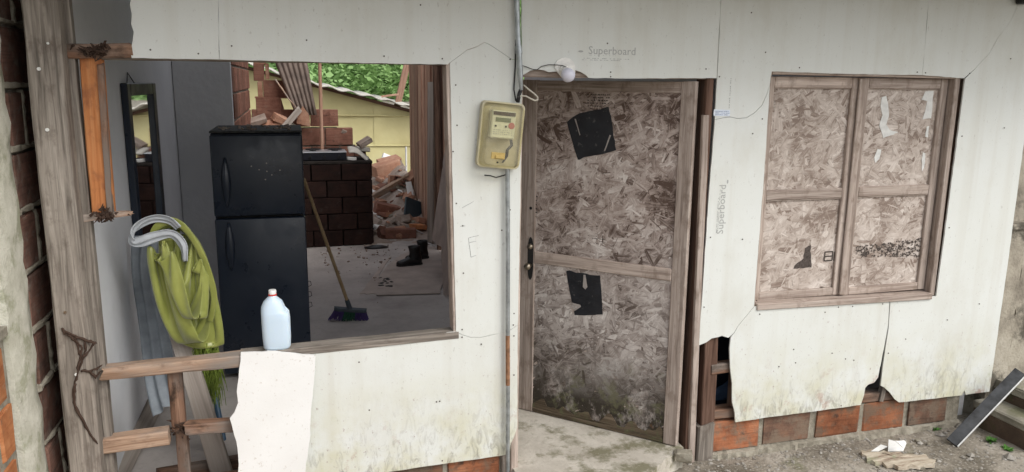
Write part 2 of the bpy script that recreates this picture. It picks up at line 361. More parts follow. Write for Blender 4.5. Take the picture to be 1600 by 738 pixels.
M_['bulb'] = plain('frosted_bulb', (.72, .72, .82), .28, 0, .5, .04)
M_['brass'] = plain('worn_brass', (.34, .29, .22), .35, .9)
M_['lockblack'] = plain('black_lock_plate', (.02, .02, .02), .4)
M_['sticker'] = plain('pale_blue_sticker', (.72, .78, .86), .5)
M_['paper'] = plain('peeling_white_paper', (.72, .72, .69), .8)
M_['blueink'] = plain('blue_ink', (.18, .25, .42), .8)
M_['white_plastic'] = plain('white_plastic', (.78, .78, .76), .4)
M_['red'] = plain('red_plastic', (.60, .06, .045), .4)
M_['meter_face'] = plain('meter_face_cream', (.66, .68, .56), .5)
M_['lcd'] = plain('grey_green_display', (.17, .20, .13), .25)
M_['meter_red'] = plain('faded_red_label', (.45, .16, .15), .6)
M_['meter_back'] = plain('yellowed_polycarbonate', (.52, .48, .34), .5, 0, .4, .2, 14)
M_['orange_plate'] = plain('ochre_latch_plastic', (.50, .36, .12), .45)
M_['cardboard'] = plain('pale_cardboard', (.43, .37, .33), .85, 0, .2, .18, 6)
M_['boot'] = plain('black_boot_leather', (.012, .012, .013), .38, 0, .5, .4, 30)
M_['sole'] = plain('boot_rubber', (.02, .02, .02), .75)
M_['bluebox'] = plain('dark_teal_plastic', (.02, .035, .045), .5)
M_['steel'] = plain('stove_steel', (.55, .57, .60), .35, .6)
M_['stove'] = plain('stove_black_enamel', (.012, .013, .02), .35)
M_['broom_blue'] = plain('blue_grey_broom_block', (.06, .075, .09), .5)
M_['broom_purple'] = plain('purple_bristles', (.07, .045, .16), .6)
M_['broom_green'] = plain('green_bristles', (.03, .10, .06), .6)
M_['cloth_grey'] = plain('grey_blue_cloth', (.27, .30, .33), .85, 0, .2, .15, 20)
M_['cloth_white'] = plain('pale_grey_cloth', (.50, .53, .56), .7, 0, .3, .12, 20)
M_['cloth_navy'] = plain('dark_navy_cloth', (.015, .02, .032), .8, 0, .2, .3, 12)
M_['cloth_blue'] = plain('faded_blue_cloth', (.05, .08, .14), .85, 0, .2, .3, 12)
M_['hose'] = plain('blue_hose', (.03, .07, .12), .45)
M_['cream_far'] = plain('cream_render', (.68, .66, .56), .8)
M_['strip_dark'] = plain('scuffed_black_metal', (.035, .037, .04), .6, 0, .4, .7, 22)
M_['strip_edge'] = plain('bare_aluminium_edge', (.70, .70, .68), .4, .4)
M_['vine'] = plain('dead_brown_roots', (.055, .032, .022), .95)
M_['corr_brown'] = plain('brown_weathered_sheet', (.20, .155, .13), .7, 0, .3, .35, 7)
M_['corr_grey'] = plain('pale_roof_sheet', (.50, .48, .43), .8, 0, .3, .25, 5)
M_['roof'] = plain('roof_sheet', (.30, .30, .29), .7)
M_['plant'] = plain('weed_green', (.08, .20, .035), .6, 0, .3, .35, 60)
k = NM('yellow_painted_sheet', .6, .3); v = k.co(shift=False)
c = k.ramp(k.noise(v, 1.6, 6), [(.3, (.50, .44, .22)), (.6, (.60, .55, .29)), (.8, (.66, .61, .37))]); k.col(k.vary(c, .92, 1.08)); k.bump(k.noise(v, 2.5, 3), .4, .05); M_['yellow'] = k.m
k = NM('satin_green', .30, .5); v = k.co(shift=False); k.col(k.ramp(k.noise(v, 12, 3), [(.3, (.27, .30, .065)), (.7, (.36, .385, .10))]))
k.b.inputs['Sheen Weight'].default_value = .3; k.bump(k.math('ADD', k.noise(v, 16, 3), k.math('MULTIPLY', k.noise(v, 60, 4), .4)), .45, .007); M_['satin'] = k.m
M_['fringe'] = plain('green_fringe', (.17, .23, .04), .7, 0, .2, .4, 60)
k = NM('translucent_jug_plastic', .38, .45); k.col((.62, .735, .83)); k.b.inputs['Subsurface Weight'].default_value = .7; k.b.inputs['Subsurface Radius'].default_value = (.03, .035, .04); M_['jug'] = k.m
k = NM('mirror_glass', .03, .5, 1.0); k.col((.86, .88, .88)); M_['mirror'] = k.m
k = NM('clouded_meter_cover', .25, .5); k.col(k.ramp(k.noise(k.co(), 16, 5), [(.3, (.58, .54, .42)), (.7, (.70, .67, .56))]))
tr = k.nd('BsdfTransparent'); tr.inputs[0].default_value = (.97, .94, .80, 1); ms = k.nd('MixShader')
k.put(ms.inputs[0], k.rng(k.noise(k.co(), 9, 5), .35, .65, .12, .30)); k.put(ms.inputs[1], tr.outputs[0]); k.put(ms.inputs[2], k.b.outputs[0]); k.put(k.nt.nodes['Material Output'].inputs[0], ms.outputs[0]); M_['cover'] = k.m
k = NM('forest_leaves', .6, .25); v = k.co(shift=False)
c = k.ramp(k.noise(v, .07, 6, .7), [(.3, (.22, .36, .12)), (.5, (.29, .46, .17)), (.7, (.36, .54, .24))]); k.col(c)
tl = k.nd('BsdfTranslucent'); k.put(tl.inputs[0], c); ms = k.nd('MixShader'); ms.inputs[0].default_value = .25; k.put(ms.inputs[1], k.b.outputs[0]); k.put(ms.inputs[2], tl.outputs[0]); k.put(k.nt.nodes['Material Output'].inputs[0], ms.outputs[0]); M_['leaf'] = k.m
M_['hill'] = plain('hill_undergrowth', (.12, .21, .06), .9, 0, .1, .4, .2)

# ================================================================== SETTING
def gz(x, y): return .012*mnoise.noise(Vector((x*2.1, y*2.1, 0))) + .006*mnoise.noise(Vector((x*9, y*9, 3)))
def grid(xs, ys, zf):
    mb = MB(); vs = [[mb.bm.verts.new((x, y, zf(x, y))) for x in xs] for y in ys]
    for j in range(len(ys)-1):
        for i in range(len(xs)-1): mb.bm.faces.new((vs[j][i], vs[j][i+1], vs[j+1][i+1], vs[j+1][i]))
    return mb
xs = [-400, -120, -40, -15, -6, -3, -1.5] + [-.5+.5*i for i in range(4)] + [1.5+.06*i for i in range(46)] + [4.5, 6, 12, 40, 120, 400]
ys = [-400, -100, -30, -10, -5, -3, -2, -1.5] + [-1.2+.06*i for i in range(30)] + [.9, 2, 4, 6, 9, 14, 25, 60, 150, 400]
tag(grid(xs, ys, lambda x, y: gz(x, y)-(.02 if x < 1.4 else 0)).build('ground', M_['ground'], None, True), kind='structure')
# grit and small stones lying on the dirt in front of the wall
rnd = random.Random(11); mb = MB()
for i in range(1500):
    x = rnd.uniform(1.75, 4.1); y = -rnd.random()**1.2*.9 + .02
    if x > 3.4 and y > -.33: continue
    s = rnd.choice((.003, .004, .005, .006, .009)) * rnd.uniform(.7, 1.4)
    if rnd.random() < .06: s *= 2.4
    a = rnd.uniform(0, 6); c_, s_ = math.cos(a), math.sin(a); z = gz(x, y)
    top = [(x+s*(c_*u*1.3-s_*v), y+s*(s_*u*1.3+c_*v), z+s*w) for u, v, w in ((1, 0, .2), (.3, .9, .15), (-.8, .6, .2), (-.9, -.5, .1), (.2, -1, .2), (.1, .1, .85))]
    vs = [mb.bm.verts.new(p) for p in top]
    for q in range(5): mb.bm.faces.new((vs[q], vs[(q+1) % 5], vs[5]))
tag(mb.build('gravel', M_['stone']), 'pale grit and small stones scattered on the dirt', 'gravel', kind='stuff')

fl = MB().span(-.9, 3.5, .12, 8.2, -.1, .09)
tag(fl.build('floor', M_['floor']), kind='structure')
sl = [(.895, -.40), (1.22, -.30), (1.44, -.20), (1.52, -.16), (1.60, -.085), (1.69, -.055), (1.735, -.01), (1.735, .70), (.895, .70)]
mb = MB(); pts = []
r_ = random.Random(3)
for i in range(len(sl)):
    a, b = Vector((*sl[i], .094)), Vector((*sl[(i+1) % len(sl)], .094))
    for j in range(4):
        p = a.lerp(b, j/4)
        if 0 < i < 6: p += Vector((r_.uniform(-.008, .008), r_.uniform(-.008, .008), 0))
        pts.append(p)
mb.prism(pts, (0, 0, -.14))
tag(mb.build('threshold', M_['slab']), kind='structure')

# far forested hillside
def hz(x, y): return -6 + max(0, y-60)*.40 + 5*mnoise.noise(Vector((x*.02, y*.02, 1)))
tag(grid([-220+16*i for i in range(30)], [60+14*i for i in range(15)], hz).build('hillside', M_['hill'], None, True), kind='structure')
rnd = random.Random(5); vv = []; ff = []
for i in range(2600):
    y = 66+rnd.random()**1.2*150; x = rnd.uniform(-.10, .40)*(y+3); z = hz(x, y); R0 = rnd.uniform(1.6, 3.6)
    h0 = rnd.uniform(1.2, 4)
    for q in range(110):
        th = rnd.uniform(0, 6.283); ph = math.acos(rnd.uniform(-.5, 1)); rr = R0*rnd.uniform(.6, 1.1)
        cx, cy, cz = x+rr*math.sin(ph)*math.cos(th), y+rr*math.sin(ph)*math.sin(th), z+h0+rr*math.cos(ph)*.8
        e = Euler((rnd.uniform(-.7, .7)+.5, rnd.uniform(-.7, .7), rnd.uniform(0, 6.3))).to_matrix(); s = rnd.uniform(.13, .32); b = len(vv)
        for u, v in ((-s, -s*.6), (s, -s*.8), (s*.8, s*.6), (-s*.6, s)):
            p = e @ Vector((u, v, 0)); vv.append((cx+p.x, cy+p.y, cz+p.z))
        ff.append((b, b+1, b+2, b+3))
me = bpy.data.meshes.new('forest'); me.from_pydata(vv, [], ff); me.update()
tag(link('forest', me, M_['leaf']), 'dense green forest covering the far hillside', 'forest', kind='stuff')

# ================================================================== HOUSE
house = thing('house', 'white fibre cement house front with ajar wooden door and boarded window', 'house', (1.3, 0, 0))
T = .008
def sheet(pix, y=0.0, seed=1, name='cladding_sheet', mat='sheet', step=.035, amp=.0011):
    pts = rough([at(px, py, y) for px, py in pix], step, amp, seed)
    return MB().prism(pts, (0, T, 0)).build(name, M_[mat], house)
sA = sheet([(207, -60), (339.5, -60), (342.5, 93), (206, 91), (203, 82), (207, 66), (209, 50), (205, 38), (206, 22), (203, 8), (206, -10)], 0, 1)
sB = sheet([(340, -60), (811, -60), (813, 93), (800, 93), (790, 86), (778, 78), (766, 70), (757, 66), (745, 73), (730, 78), (718, 87), (703, 98), (700, 101), (520, 98), (343, 93)], 0, 2)
sC = sheet([(703, 98.6), (718, 87.6), (730, 78.6), (745, 73.6), (757, 66.6), (766, 70.6), (778, 78.6), (790, 86.6), (800, 93.6), (813, 93.6), (816, 125), (813, 300), (811, 420), (809, 508), (795, 517), (770, 523), (752, 527), (735, 527), (722, 523), (712.5, 518)], 0, 3)
sD = sheet([(420, 556), (560, 536), (712, 518.6), (722, 523.6), (735, 527.6), (752, 527.6), (770, 523.6), (795, 517.6), (809, 508.6), (808.5, 600), (808, 668), (803, 684), (798, 693), (796, 709), (785, 712), (700, 724), (620, 736), (480, 757), (420, 766)], .001, 4)
sE = sheet([(814.5, -60), (1129, -60), (1120, 122.5), (1000, 123), (920, 122), (915, 117), (908, 113), (900, 110), (889, 107), (878, 109.5), (868, 112), (858, 113), (850, 110), (838, 108.5), (828, 111), (820, 116), (816, 118)], -.004, 5)
sF1 = sheet([(1130, -60), (1456, -60), (1441, 117.5), (1330, 116), (1206, 112), (1204, 122), (1203, 131), (1197, 150), (1190, 165), (1178, 177), (1166, 184), (1152, 185), (1140, 182.5), (1130, 184), (1117, 187), (1120.8, 122)], 0, 6)
sF2 = sheet([(1117, 187.7), (1130, 184.7), (1140, 183.2), (1152, 185.7), (1166.3, 184.6), (1178.4, 177.6), (1190.5, 165.5), (1197.5, 150.3), (1203, 132), (1197, 230), (1188, 350), (1178, 479), (1170, 489), (1158, 503), (1152, 511), (1147, 520), (1138, 528), (1128, 525), (1122, 527), (1112, 529), (1104, 535), (1092, 540), (1096, 480), (1106, 330)], .0005, 7)
sF3 = sheet([(1178.6, 479.4), (1280, 474), (1390, 468.5), (1387, 512), (1382, 540), (1377, 566), (1372, 590), (1366, 598), (1357, 601), (1352, 606), (1350, 618), (1345, 633), (1280, 642), (1210, 651), (1149, 660), (1148, 644), (1144, 628), (1144, 600), (1141, 575), (1140, 545), (1142, 527), (1147.6, 520.5), (1152.5, 511.4), (1158.6, 503.3), (1170.5, 489.4)], -.001, 8)
sG1 = sheet([(1456.5, -60), (1620, -60), (1590, 8), (1577, 36), (1560, 58), (1545, 85), (1530, 100), (1522, 109), (1506, 122.5), (1441.5, 117.5)], 0, 9)
sG2 = sheet([(1590.4, 8.2), (1640, -60), (1626, 60), (1601, 215), (1575, 410), (1546, 612), (1509, 617), (1507, 610), (1503, 618), (1450, 624), (1405, 629), (1398, 624), (1391, 614), (1381, 605), (1376, 603), (1380, 570), (1384, 542), (1388.5, 514), (1391.5, 468.3), (1463, 463), (1481, 330), (1508, 123.5), (1522.3, 109.3), (1530.3, 100.2), (1545.3, 85.2), (1560.3, 58.2), (1577.3, 36.2)], .0006, 10)
def screws(sh, lst, y=0.0):
    for i, (px, py) in enumerate(lst):
        p = at(px, py, y); MB().lathe([(.0, -.002), (.0024, -.0018), (.003, 0), (.003, .002)], p, 'Y', 8).build('screw', M_['screw'], sh)
scr = bpy.data.meshes
screws(sA, [(235, 78), (310, 84)]); screws(sB, [(362, 72), (479, 63), (560, 100), (600, 88), (657, 8), (691, 92), (797, 93)])
screws(sC, [(712, 133), (714, 196), (708, 237), (713, 318), (723, 353), (724, 427), (722, 515), (722, 527), (797, 328), (784, 360), (802, 508), (752, 538)])
screws(sD, [(520, 546), (561, 566), (629, 530), (577, 641), (682, 628), (687, 627), (691, 720), (803, 490), (803, 586), (803, 525)], .001)
screws(sE, [(949, 68), (1103, 108), (954, 113), (954, 120)], -.004)
screws(sF1, [(1124, 120), (1249, 106), (1174, 20), (1196, 82)]); screws(sF2, [(1110, 371), (1160, 374), (1100, 480), (1176, 209), (1191, 186), (1182, 470)])
screws(sF3, [(1187, 491), (1310, 480), (1300, 552), (1321, 561), (1334, 563), (1217, 573), (1314, 634), (1240, 546), (1243, 567), (1332, 479), (1289, 488), (1379, 475)], -.001)
screws(sG1, [(1433, 113), (1446, 114), (1515, 115)]); screws(sG2, [(1388, 552), (1503, 213), (1483, 356), (1530, 475), (1480, 500), (1579, 92), (1569, 200), (1415, 530)])

# printed lettering and marks
def text_mesh(s, size, name):
    cu_ = bpy.data.curves.new(name, 'FONT'); cu_.body = s; cu_.size = size; cu_.extrude = .0002; cu_.align_x = 'LEFT'; cu_.resolution_u = 2
    t = bpy.data.objects.new(name, cu_); COL.objects.link(t)
    me = bpy.data.meshes.new_from_object(t.evaluated_get(bpy.context.evaluated_depsgraph_get())); bpy.data.objects.remove(t); return me
def lettering(s, p, ang, width, mat, parent, name='printed_lettering', height=None, base=Matrix.Identity(4)):
    me = text_mesh(s, 1.0, name); w = max(v.co.x for v in me.vertices)-min(v.co.x for v in me.vertices); h = max(v.co.y for v in me.vertices)
    me.materials.clear(); me.materials.append(mat); sx = width/w; sy = (height/h) if height else sx
    M = Matrix.Translation(p) @ base @ Matrix.Rotation(ang, 4, 'Y') @ Matrix.Rotation(R(90), 4, 'X') @ Matrix.Diagonal((sx, sy, 1, 1))
    return link(name, me, None, parent, M)
def dashes(name, p, ang, rows, width, pitch, h, mat, parent, seed=0, base=Matrix.Identity(4), fill=.7):
    """lines of print too small to read"""
    r_ = random.Random(seed); mb = MB()
    for i in range(rows):
        x = r_.uniform(0, .05)*width
        while x < width*(1 if i < rows-1 else .8):
            w = r_.uniform(.4, 2.2)*h
            if r_.random() < fill: mb.box((x+w/2, 0, -i*pitch), (w*.85, .0004, h*r_.uniform(.7, 1)))
            x += w + h*.25
    return tag(mb.build(name, mat, parent, M=Matrix.Translation(p) @ base @ Matrix.Rotation(ang, 4, 'Y')), kind='stuff')
yE = -.0044
a0, a1 = at(919, 84.5, yE), at(992, 87, yE); lettering('Superboard', a0, R(.3), (a1-a0).length, M_['print'], sE)
p = at(907.5, 80.5, yE); MB().lathe([(.0, 0), (.011, 0), (.011, .0004)], (0, 0, 0), 'Y', 16).build('printed_logo', M_['print'], sE, M=Matrix.Translation(p) @ Matrix.Diagonal((1, 1, .35, 1)))
dashes('small_print', at(908, 91, yE), R(.4), 2, .215, .0065, .0032, M_['print'], sE, 2)
dashes('small_print', at(920, 86.3, yE), R(.4), 1, .16, .006, .0022, M_['print'], sE, 3, fill=.45)
yF = -.0002
b0, b1 = at(1129.5, 366, yF), at(1137, 284, yF); lettering('Superboard', b0, -R(90), (b1-b0).length*.93, M_['print'], sF2)
MB().lathe([(.0, 0), (.009, 0), (.009, .0004)], (0, 0, 0), 'Y', 14).build('printed_logo', M_['print'], sF2, M=Matrix.Translation(b1) @ Matrix.Diagonal((.4, 1, 1, 1)))
dashes('small_print', at(1121, 368, yF), -R(90), 2, .21, -.0065, .0032, M_['print'], sF2, 5)
dashes('small_print', at(1139, 172, yF), -R(90), 1, .17, .006, .004, M_['print'], sF1, 6)
# pencilled letter on the pier
mb = MB()
for (x0, y0, x1, y1) in ((732, 372, 736, 402), (732, 372, 748, 368), (734, 379, 744, 377), (736, 402, 744, 399)):
    mb.tube([at(x0, y0, -.0004), at(x1, y1, -.0004)], .0012, 4)
for (x0, y0, x1, y1) in ((722, 325, 740, 315), (719, 354, 727, 353)): mb.tube([at(x0, y0, -.0004), at(x1, y1, -.0004)], .001, 4)
tag(mb.build('pencil_mark', M_['pencil'], sC), kind='stuff')
# small paper sticker by the crack
q = [at(*c_, -.0015) for c_ in ((1115.5, 171), (1141, 172), (1140.5, 182), (1115, 181.5))]
stk = MB().prism(q, (0, .001, 0)).build('sticker', M_['sticker'], sF1)
dashes('small_print', at(1117.5, 174, -.002), R(1), 3, .072, .0075, .0028, M_['blueink'], stk, 9, fill=.85)

# ---- timber framing, left side, where the sheets are gone
timber('corner_post', at(146, 800, -.03), at(58, -60, -.03), .108, .085, M_['wood_post'], house, seed=3, jit=.003, warp=.006, cham=.08)
timber('packing_board', (-.722, .035, 0), (-.722, .035, 2.4), .03, .05, M_['wood_post'], house, seed=31)
timber('noggin', at(92, 80, .03)+Vector((-.0, 0, 0)), at(211, 79, .03), .05, .06, M_['wood_rot'], house, seed=4, ragged=(0, .015), jit=.003)
timber('stud', at(163, 338, .035), at(143, 90, .035), .074, .04, M_['wood_orange'], house, seed=5, ragged=(.01, .01), jit=.002)
timber('split_stud_strip', at(173, 338, .013), at(157, 92, .013), .020, .016, M_['wood_rot'], house, seed=6, jit=.004, warp=.005, ragged=(.01, .03))
timber('noggin', at(118, 341, .03), at(211, 332, .03), .032, .05, M_['wood_raw'], house, seed=7, ragged=(0, .03), jit=.003, taper=.5)
# rotten nests where the pieces met
def clump(name, c, s, mat, parent, seed, n=26):
    r_ = random.Random(seed); mb = MB()
    for i in range(n):
        p = Vector(c)+Vector((r_.gauss(0, s[0]), r_.gauss(0, s[1]), r_.gauss(0, s[2]))); q_ = p+Vector((r_.uniform(-1, 1), r_.uniform(-1, .3), r_.uniform(-1, 1)))*r_.uniform(.01, .035)
        mb.tube([p, p.lerp(q_, .5)+Vector((0, 0, r_.uniform(-.006, .006))), q_], [.006, .004, .001], 5)
    return mb.build(name, mat, parent)
clump('rotten_fibres', at(148, 79, -.005), (.022, .008, .008), M_['vine'], house, 1, 60)
clump('rotten_fibres', at(165, 336, -.0), (.014, .008, .008), M_['vine'], house, 2, 45)
# sill: raw, exposed end on the left, grey top further right
timber('window_sill', at(156, 582, .02), at(380, 560, .02), .045, .07, M_['wood_raw'], house, seed=8, ragged=(.03, 0), jit=.003)
timber('window_sill', at(376, 556.5, .034)+Vector((0, 0, .004)), at(714, 521, .034)+Vector((0, 0, .004)), .03, .075, M_['wood_post'], house, seed=9)
timber('rail', at(157, 695, .015), at(265, 680, .015), .06, .06, M_['wood_raw'], house, seed=10, ragged=(.012, 0), jit=.002)
timber('rail', at(286, 669, .02), at(480, 655, .02), .045, .055, M_['wood_rot'], house, seed=11, ragged=(.02, 0))
timber('stud', at(281, 672, .045), at(273, 576, .045), .05, .05, M_['wood_rot'], house, seed=12, ragged=(.04, 0), jit=.004)
timber('stud', at(300, 860, .045), at(283, 664, .045), .04, .05, M_['wood_rot'], house, seed=13, ragged=(0, .04), jit=.005)
clump('rotten_fibres', at(281, 668, .03), (.016, .01, .012), M_['vine'], house, 3, 40)
# dead root trails across the post
for pts in ([(97, 514), (112, 524), (130, 530), (152, 537)], [(97, 512), (100, 522), (118, 530), (128, 545), (126, 560), (121, 580), (116, 605), (116, 628), (128, 655), (142, 680), (153, 694)], [(126, 580), (140, 580), (151, 576), (160, 570)], [(150, 534), (140, 548), (128, 560), (124, 580)], [(140, 580), (150, 590), (158, 580)], [(112, 526), (122, 540), (126, 556)], [(100, 518), (116, 524), (136, 534), (144, 532)], [(118, 600), (113, 618), (119, 640), (136, 668)], [(132, 534), (134, 548), (127, 566)]):
    r_ = random.Random(pts[0][1]*7+len(pts)); P3 = []
    for (xa, ya_), (xb, yb_) in zip(pts, pts[1:]):
        for q in range(4): P3.append(at(xa+(xb-xa)*q/4+r_.uniform(-1.3, 1.3), ya_+(yb_-ya_)*q/4+r_.uniform(-1.3, 1.3), -.0755+r_.uniform(-.002, .002)))
    P3.append(at(*pts[-1], -.0755)); n_ = len(P3)
    MB().tube(P3, [.0025+.0032*r_.random() for _ in P3[:-1]]+[.001], 5).build('root_trail', M_['vine'], house, smooth=True)
for (px_, py_, r_) in ((61, 108, .006), (74, 203, .006), (102, 488, .005), (119, 585, .005), (75, 68, .004)):
    MB().lathe([(.0, -.003), (r_, -.001), (r_, .004)], at(px_, py_, -.073), 'Y', 9).build('nail_head', M_['paper'] if py_ != 488 else M_['brass'], house)
# window opening reveal, right side
timber('window_jamb', at(714, 524, .045)+Vector((-.008, 0, 0)), at(702, 96, .045)+Vector((-.008, 0, 0)), .028, .08, M_['wood_frame'], house, seed=14)
timber('window_head', (-.75, .05, 1.872), (.66, .05, 1.872), .04, .07, M_['wood_post'], house, seed=15)

# ---- foundation course of bricks with mortar
def brick_mesh(L, D, H, seed, j=.003, bev=.006):
    r_ = random.Random(seed); mb = MB().box((0, 0, 0), (L, D, H), None, bev)
    for v in mb.bm.verts: v.co += Vector((r_.uniform(-j, j), r_.uniform(-j, j), r_.uniform(-j, j)))
    return mb.mesh('brick')
base = MB().span(1.895, 3.40, .03, .14, -.05, .182).build('base_wall', M_['mortar'], house)
for i, (x0, x1) in enumerate(((1112, 1184), (1192, 1265), (1274, 1341), (1349, 1412), (1418, 1478))):
    p0, p1 = at(x0, 700-(x0-1110)*.14, .02), at(x1, 700-(x1-1110)*.14, .02); L = p1.x-p0.x
    link('brick', brick_mesh(L, .06, .152, i, .004), M_['brick_base_dark' if i in (1, 4) else 'brick_base'], base, Matrix.Translation(((p0.x+p1.x)/2, .05+.003*(i % 2), .106)))
mb = MB(); r_ = random.Random(4)
n = 60
mb.rings([[(1.88+1.52*i/n, .012-.03*r_.random(), -.02), (1.88+1.52*i/n, .008-.012*r_.random(), .018+.008*r_.random()), (1.88+1.52*i/n, .04, .028+.008*r_.random()), (1.88+1.52*i/n, .06, -.02)] for i in range(n+1)])
mb.build('mortar_footing', M_['mortar'], house)
base2 = MB().span(-.70, .862, .03, .14, -.05, .15).build('base_wall', M_['mortar'], house)
for i in range(6):
    x0 = .855-.255*(i+1); link('brick', brick_mesh(.235, .06, .135, 20+i), M_['brick_base_dark' if i % 2 else 'brick_base'], base2, Matrix.Translation((x0+.12, .05, .09)))
# bottom plate and noggins seen through the broken lower corner
timber('bottom_plate', (1.87, .06, .222), (3.50, .06, .205), .048, .07, M_['wood_rot'], house, seed=16)
timber('noggin', at(1108, 576, .04), at(1180, 566, .04), .05, .05, M_['wood_rot'], house, seed=17)
timber('bottom_plate', (-.74, .06, .178), (.86, .06, .178), .045, .07, M_['wood_rot'], house, seed=26)
timber('stud', at(1374, 626, .03), at(1382, 596, .03), .026, .03, M_['wood_post'], house, seed=18, ragged=(.0, .02))
for x in (2.04, 3.17): timber('stud', (x, .07, .22), (x, .07, 2.3), .05, .05, M_['wood_rot'], house)

# ---- door frame
timber('door_jamb', (.902, .055, .05), (.902, .055, 1.84), .035, .10, M_['wood_frame'], house, seed=19)
timber('door_jamb', (.868, .045, -.02), (.868, .045, .28), .045, .06, M_['wood_post'], house, seed=20, ragged=(0, .03))
timber('door_head', (.90, .06, 1.832), (1.80, .06, 1.832), .045, .09, M_['wood_frame'], house, seed=21)
timber('door_jamb', (1.772, .05, .06), (1.772, .05, 1.82), .036, .09, M_['wood_frame_dark'], house, seed=22)
timber('door_jamb_facing', at(1079, 722, .0), at(1102, 180, .0), .03, .02, M_['wood_frame'], house, seed=23)
timber('door_stud', at(1102, 668, .045), at(1112, 430, .045), .075, .05, M_['wood_frame_dark'], house, seed=24)
timber('post_stump', at(1095, 724, .04), at(1099, 655, .04), .09, .075, M_['wood_post'], house, seed=25, ragged=(0, .03), jit=.004)

# ---- door leaf, swung inwards on its right-hand hinges; local x from hinge to lock edge, z up, -y faces out
HIN = Vector((1.700, 0.0, 0)); END = Vector((1.126, .582, 0)); dx = (END-HIN).normalized(); dn = Vector((-dx.y, dx.x, 0))
if dn.dot(HIN-CAM) < 0: dn = -dn
DM = Matrix(((-dx.x, dn.x, 0, HIN.x), (-dx.y, dn.y, 0, HIN.y), (0, 0, 1, 0), (0, 0, 0, 1)))   # local -x runs from the hinges to the lock edge
def flip(mb):
    for v in mb.bm.verts: v.co.x *= -1
    return mb
W_, DT = .862, .036
def dpt(x, y):
    P = on(x, y, HIN, dn); q = P-HIN; return (q.dot(dx), q.z)
# the leaf's frame: stiles and rails; its pieces are laid out from the hinge edge and flipped into place
fm = MB()
fm.span(0, .066, .0, DT, .098, 1.80, .003); fm.span(.776, W_, .0, DT, .098, 1.80, .003)
door = flip(fm).build('door', M_['wood_frame'], house, M=DM)
door['label'] = 'weathered strand board door swung inwards'
def dchild(mb, name, mat, parent=door, smooth=False):
    return link(name, flip(mb).mesh(name, smooth), mat, parent, DM.copy())
for z0, z1, sd in ((.950, 1.752, 1), (.12, .903, 2)):
    pn = dchild(MB().span(.062, .780, .0095, .020, z0, z1), 'door_panel', M_['wood_frame'])
    tag(link('wood_strands', strand_mesh(-.780, -.062, z0, z1, .0090, sd), M_['osb_door'], door, DM.copy()), kind='stuff')
r_ = random.Random(2)
dchild(MB().span(.0665, .7755, -.001, DT-.004, .898, .957, .003), 'middle_rail', M_['wood_frame_x'])
dchild(MB().span(.0665, .7755, .001, DT, 1.748, 1.798, .003), 'top_rail', M_['wood_frame_x']); dchild(MB().span(.0665, .7755, .002, DT, .096, .122, .004), 'bottom_rail', M_['wood_rot_x'])
# rotten, frayed foot of the panel
mb = MB()
top = [(.07+.71*i/40, .004, .135+.03*r_.random()+.02*math.sin(i*.9)) for i in range(41)]
mb.prism(top+[(.78, .004, .122), (.07, .004, .122)], (0, .004, 0)); dchild(mb, 'rotten_bottom_edge', M_['wood_rot_x'])
def dpatch(pix, name, mat, yy=.0055, seed=0, amp=.002):
    pts = rough([Vector((dpt(x, y)[0], yy, dpt(x, y)[1])) for x, y in pix], .02, amp, seed)
    mb = MB().prism(pts, (0, .0012, 0)); return dchild(mb, name, mat)
t1 = dpatch([(885, 191), (893, 184), (905, 177), (930, 172), (950, 167), (954, 182), (957, 205), (962, 235), (945, 240), (930, 243), (912, 246), (905, 250), (902, 250), (896, 232), (890, 210)], 'black_tape_patch', M_['tape'], seed=1)
dpatch([(897, 186), (899, 186), (906, 211), (905, 212)], 'tape_tear', M_['tape_torn'], .0048, 5, .0005)
dpatch([(952, 211), (954, 212), (945, 236), (943, 236)], 'tape_tear', M_['tape_torn'], .0048, 6, .0005)
t2 = dpatch([(884, 424), (889, 423), (900, 427), (915, 428), (920, 430), (937, 431), (939, 455), (941, 492), (920, 493), (897, 493), (896, 487), (905, 480), (893, 473), (889, 455), (886, 438)], 'black_tape_patch', M_['tape'], seed=2)
dpatch([(911, 430), (914, 430), (917, 449), (914, 453), (910, 449)], 'tape_tear', M_['tape_torn'], .0048, 7, .0005)
dpatch([(893, 474), (906, 477), (907, 480), (898, 486), (896, 484), (902, 480), (894, 478)], 'tape_tear', M_['tape_torn'], .0046, 8, .0005)
def dmarks(x, y, rows, width, pitch, h, seed, mat='print_dark', fill=.75):
    u, v = dpt(x, y); Mx = DM @ Matrix.Translation((-u, .0068, v))
    dashes('stamped_print', (0, 0, 0), 0, rows, width, pitch, h, M_[mat], door, seed, base=Mx, fill=fill)
dmarks(916, 148, 5, .115, .013, .006, 21); dmarks(916, 368, 4, .10, .012, .004, 22, fill=.45); dmarks(832, 200, 3, .03, .012, .006, 23, fill=.6); dmarks(831, 307, 6, .02, .02, .006, 24, fill=.7)
# lock: long black escutcheon with two brass knobs
lu, lv = .797, .918
pts = [(lu-.0155*(1-abs(2*t-1)**3.2)**.5 if 0 < t < 1 else lu, -.003, lv-.112+.224*t) for t in [i/18 for i in range(19)]]
pts += [(2*lu-p[0], p[1], p[2]) for p in reversed(pts[1:-1])]
mb = MB().prism(pts, (0, .003, 0)); lock = dchild(mb, 'lock_plate', M_['lockblack'])
mb = MB().lathe([(.0, 0), (.010, 0), (.009, -.012), (.014, -.018), (.018, -.028), (.016, -.038), (.0, -.042)], (lu, -.003, lv-.035), 'Y', 18)
for v in mb.bm.verts: v.co.y = -.003-abs(v.co.y+.003)
dchild(mb, 'door_knob', M_['brass'], door, True)
mb = MB().lathe([(.0, 0), (.015, 0), (.015, -.006), (.011, -.014), (.0, -.016)], (lu, -.003, lv+.062), 'Y', 18)
for v in mb.bm.verts: v.co.y = -.003-abs(v.co.y+.003)
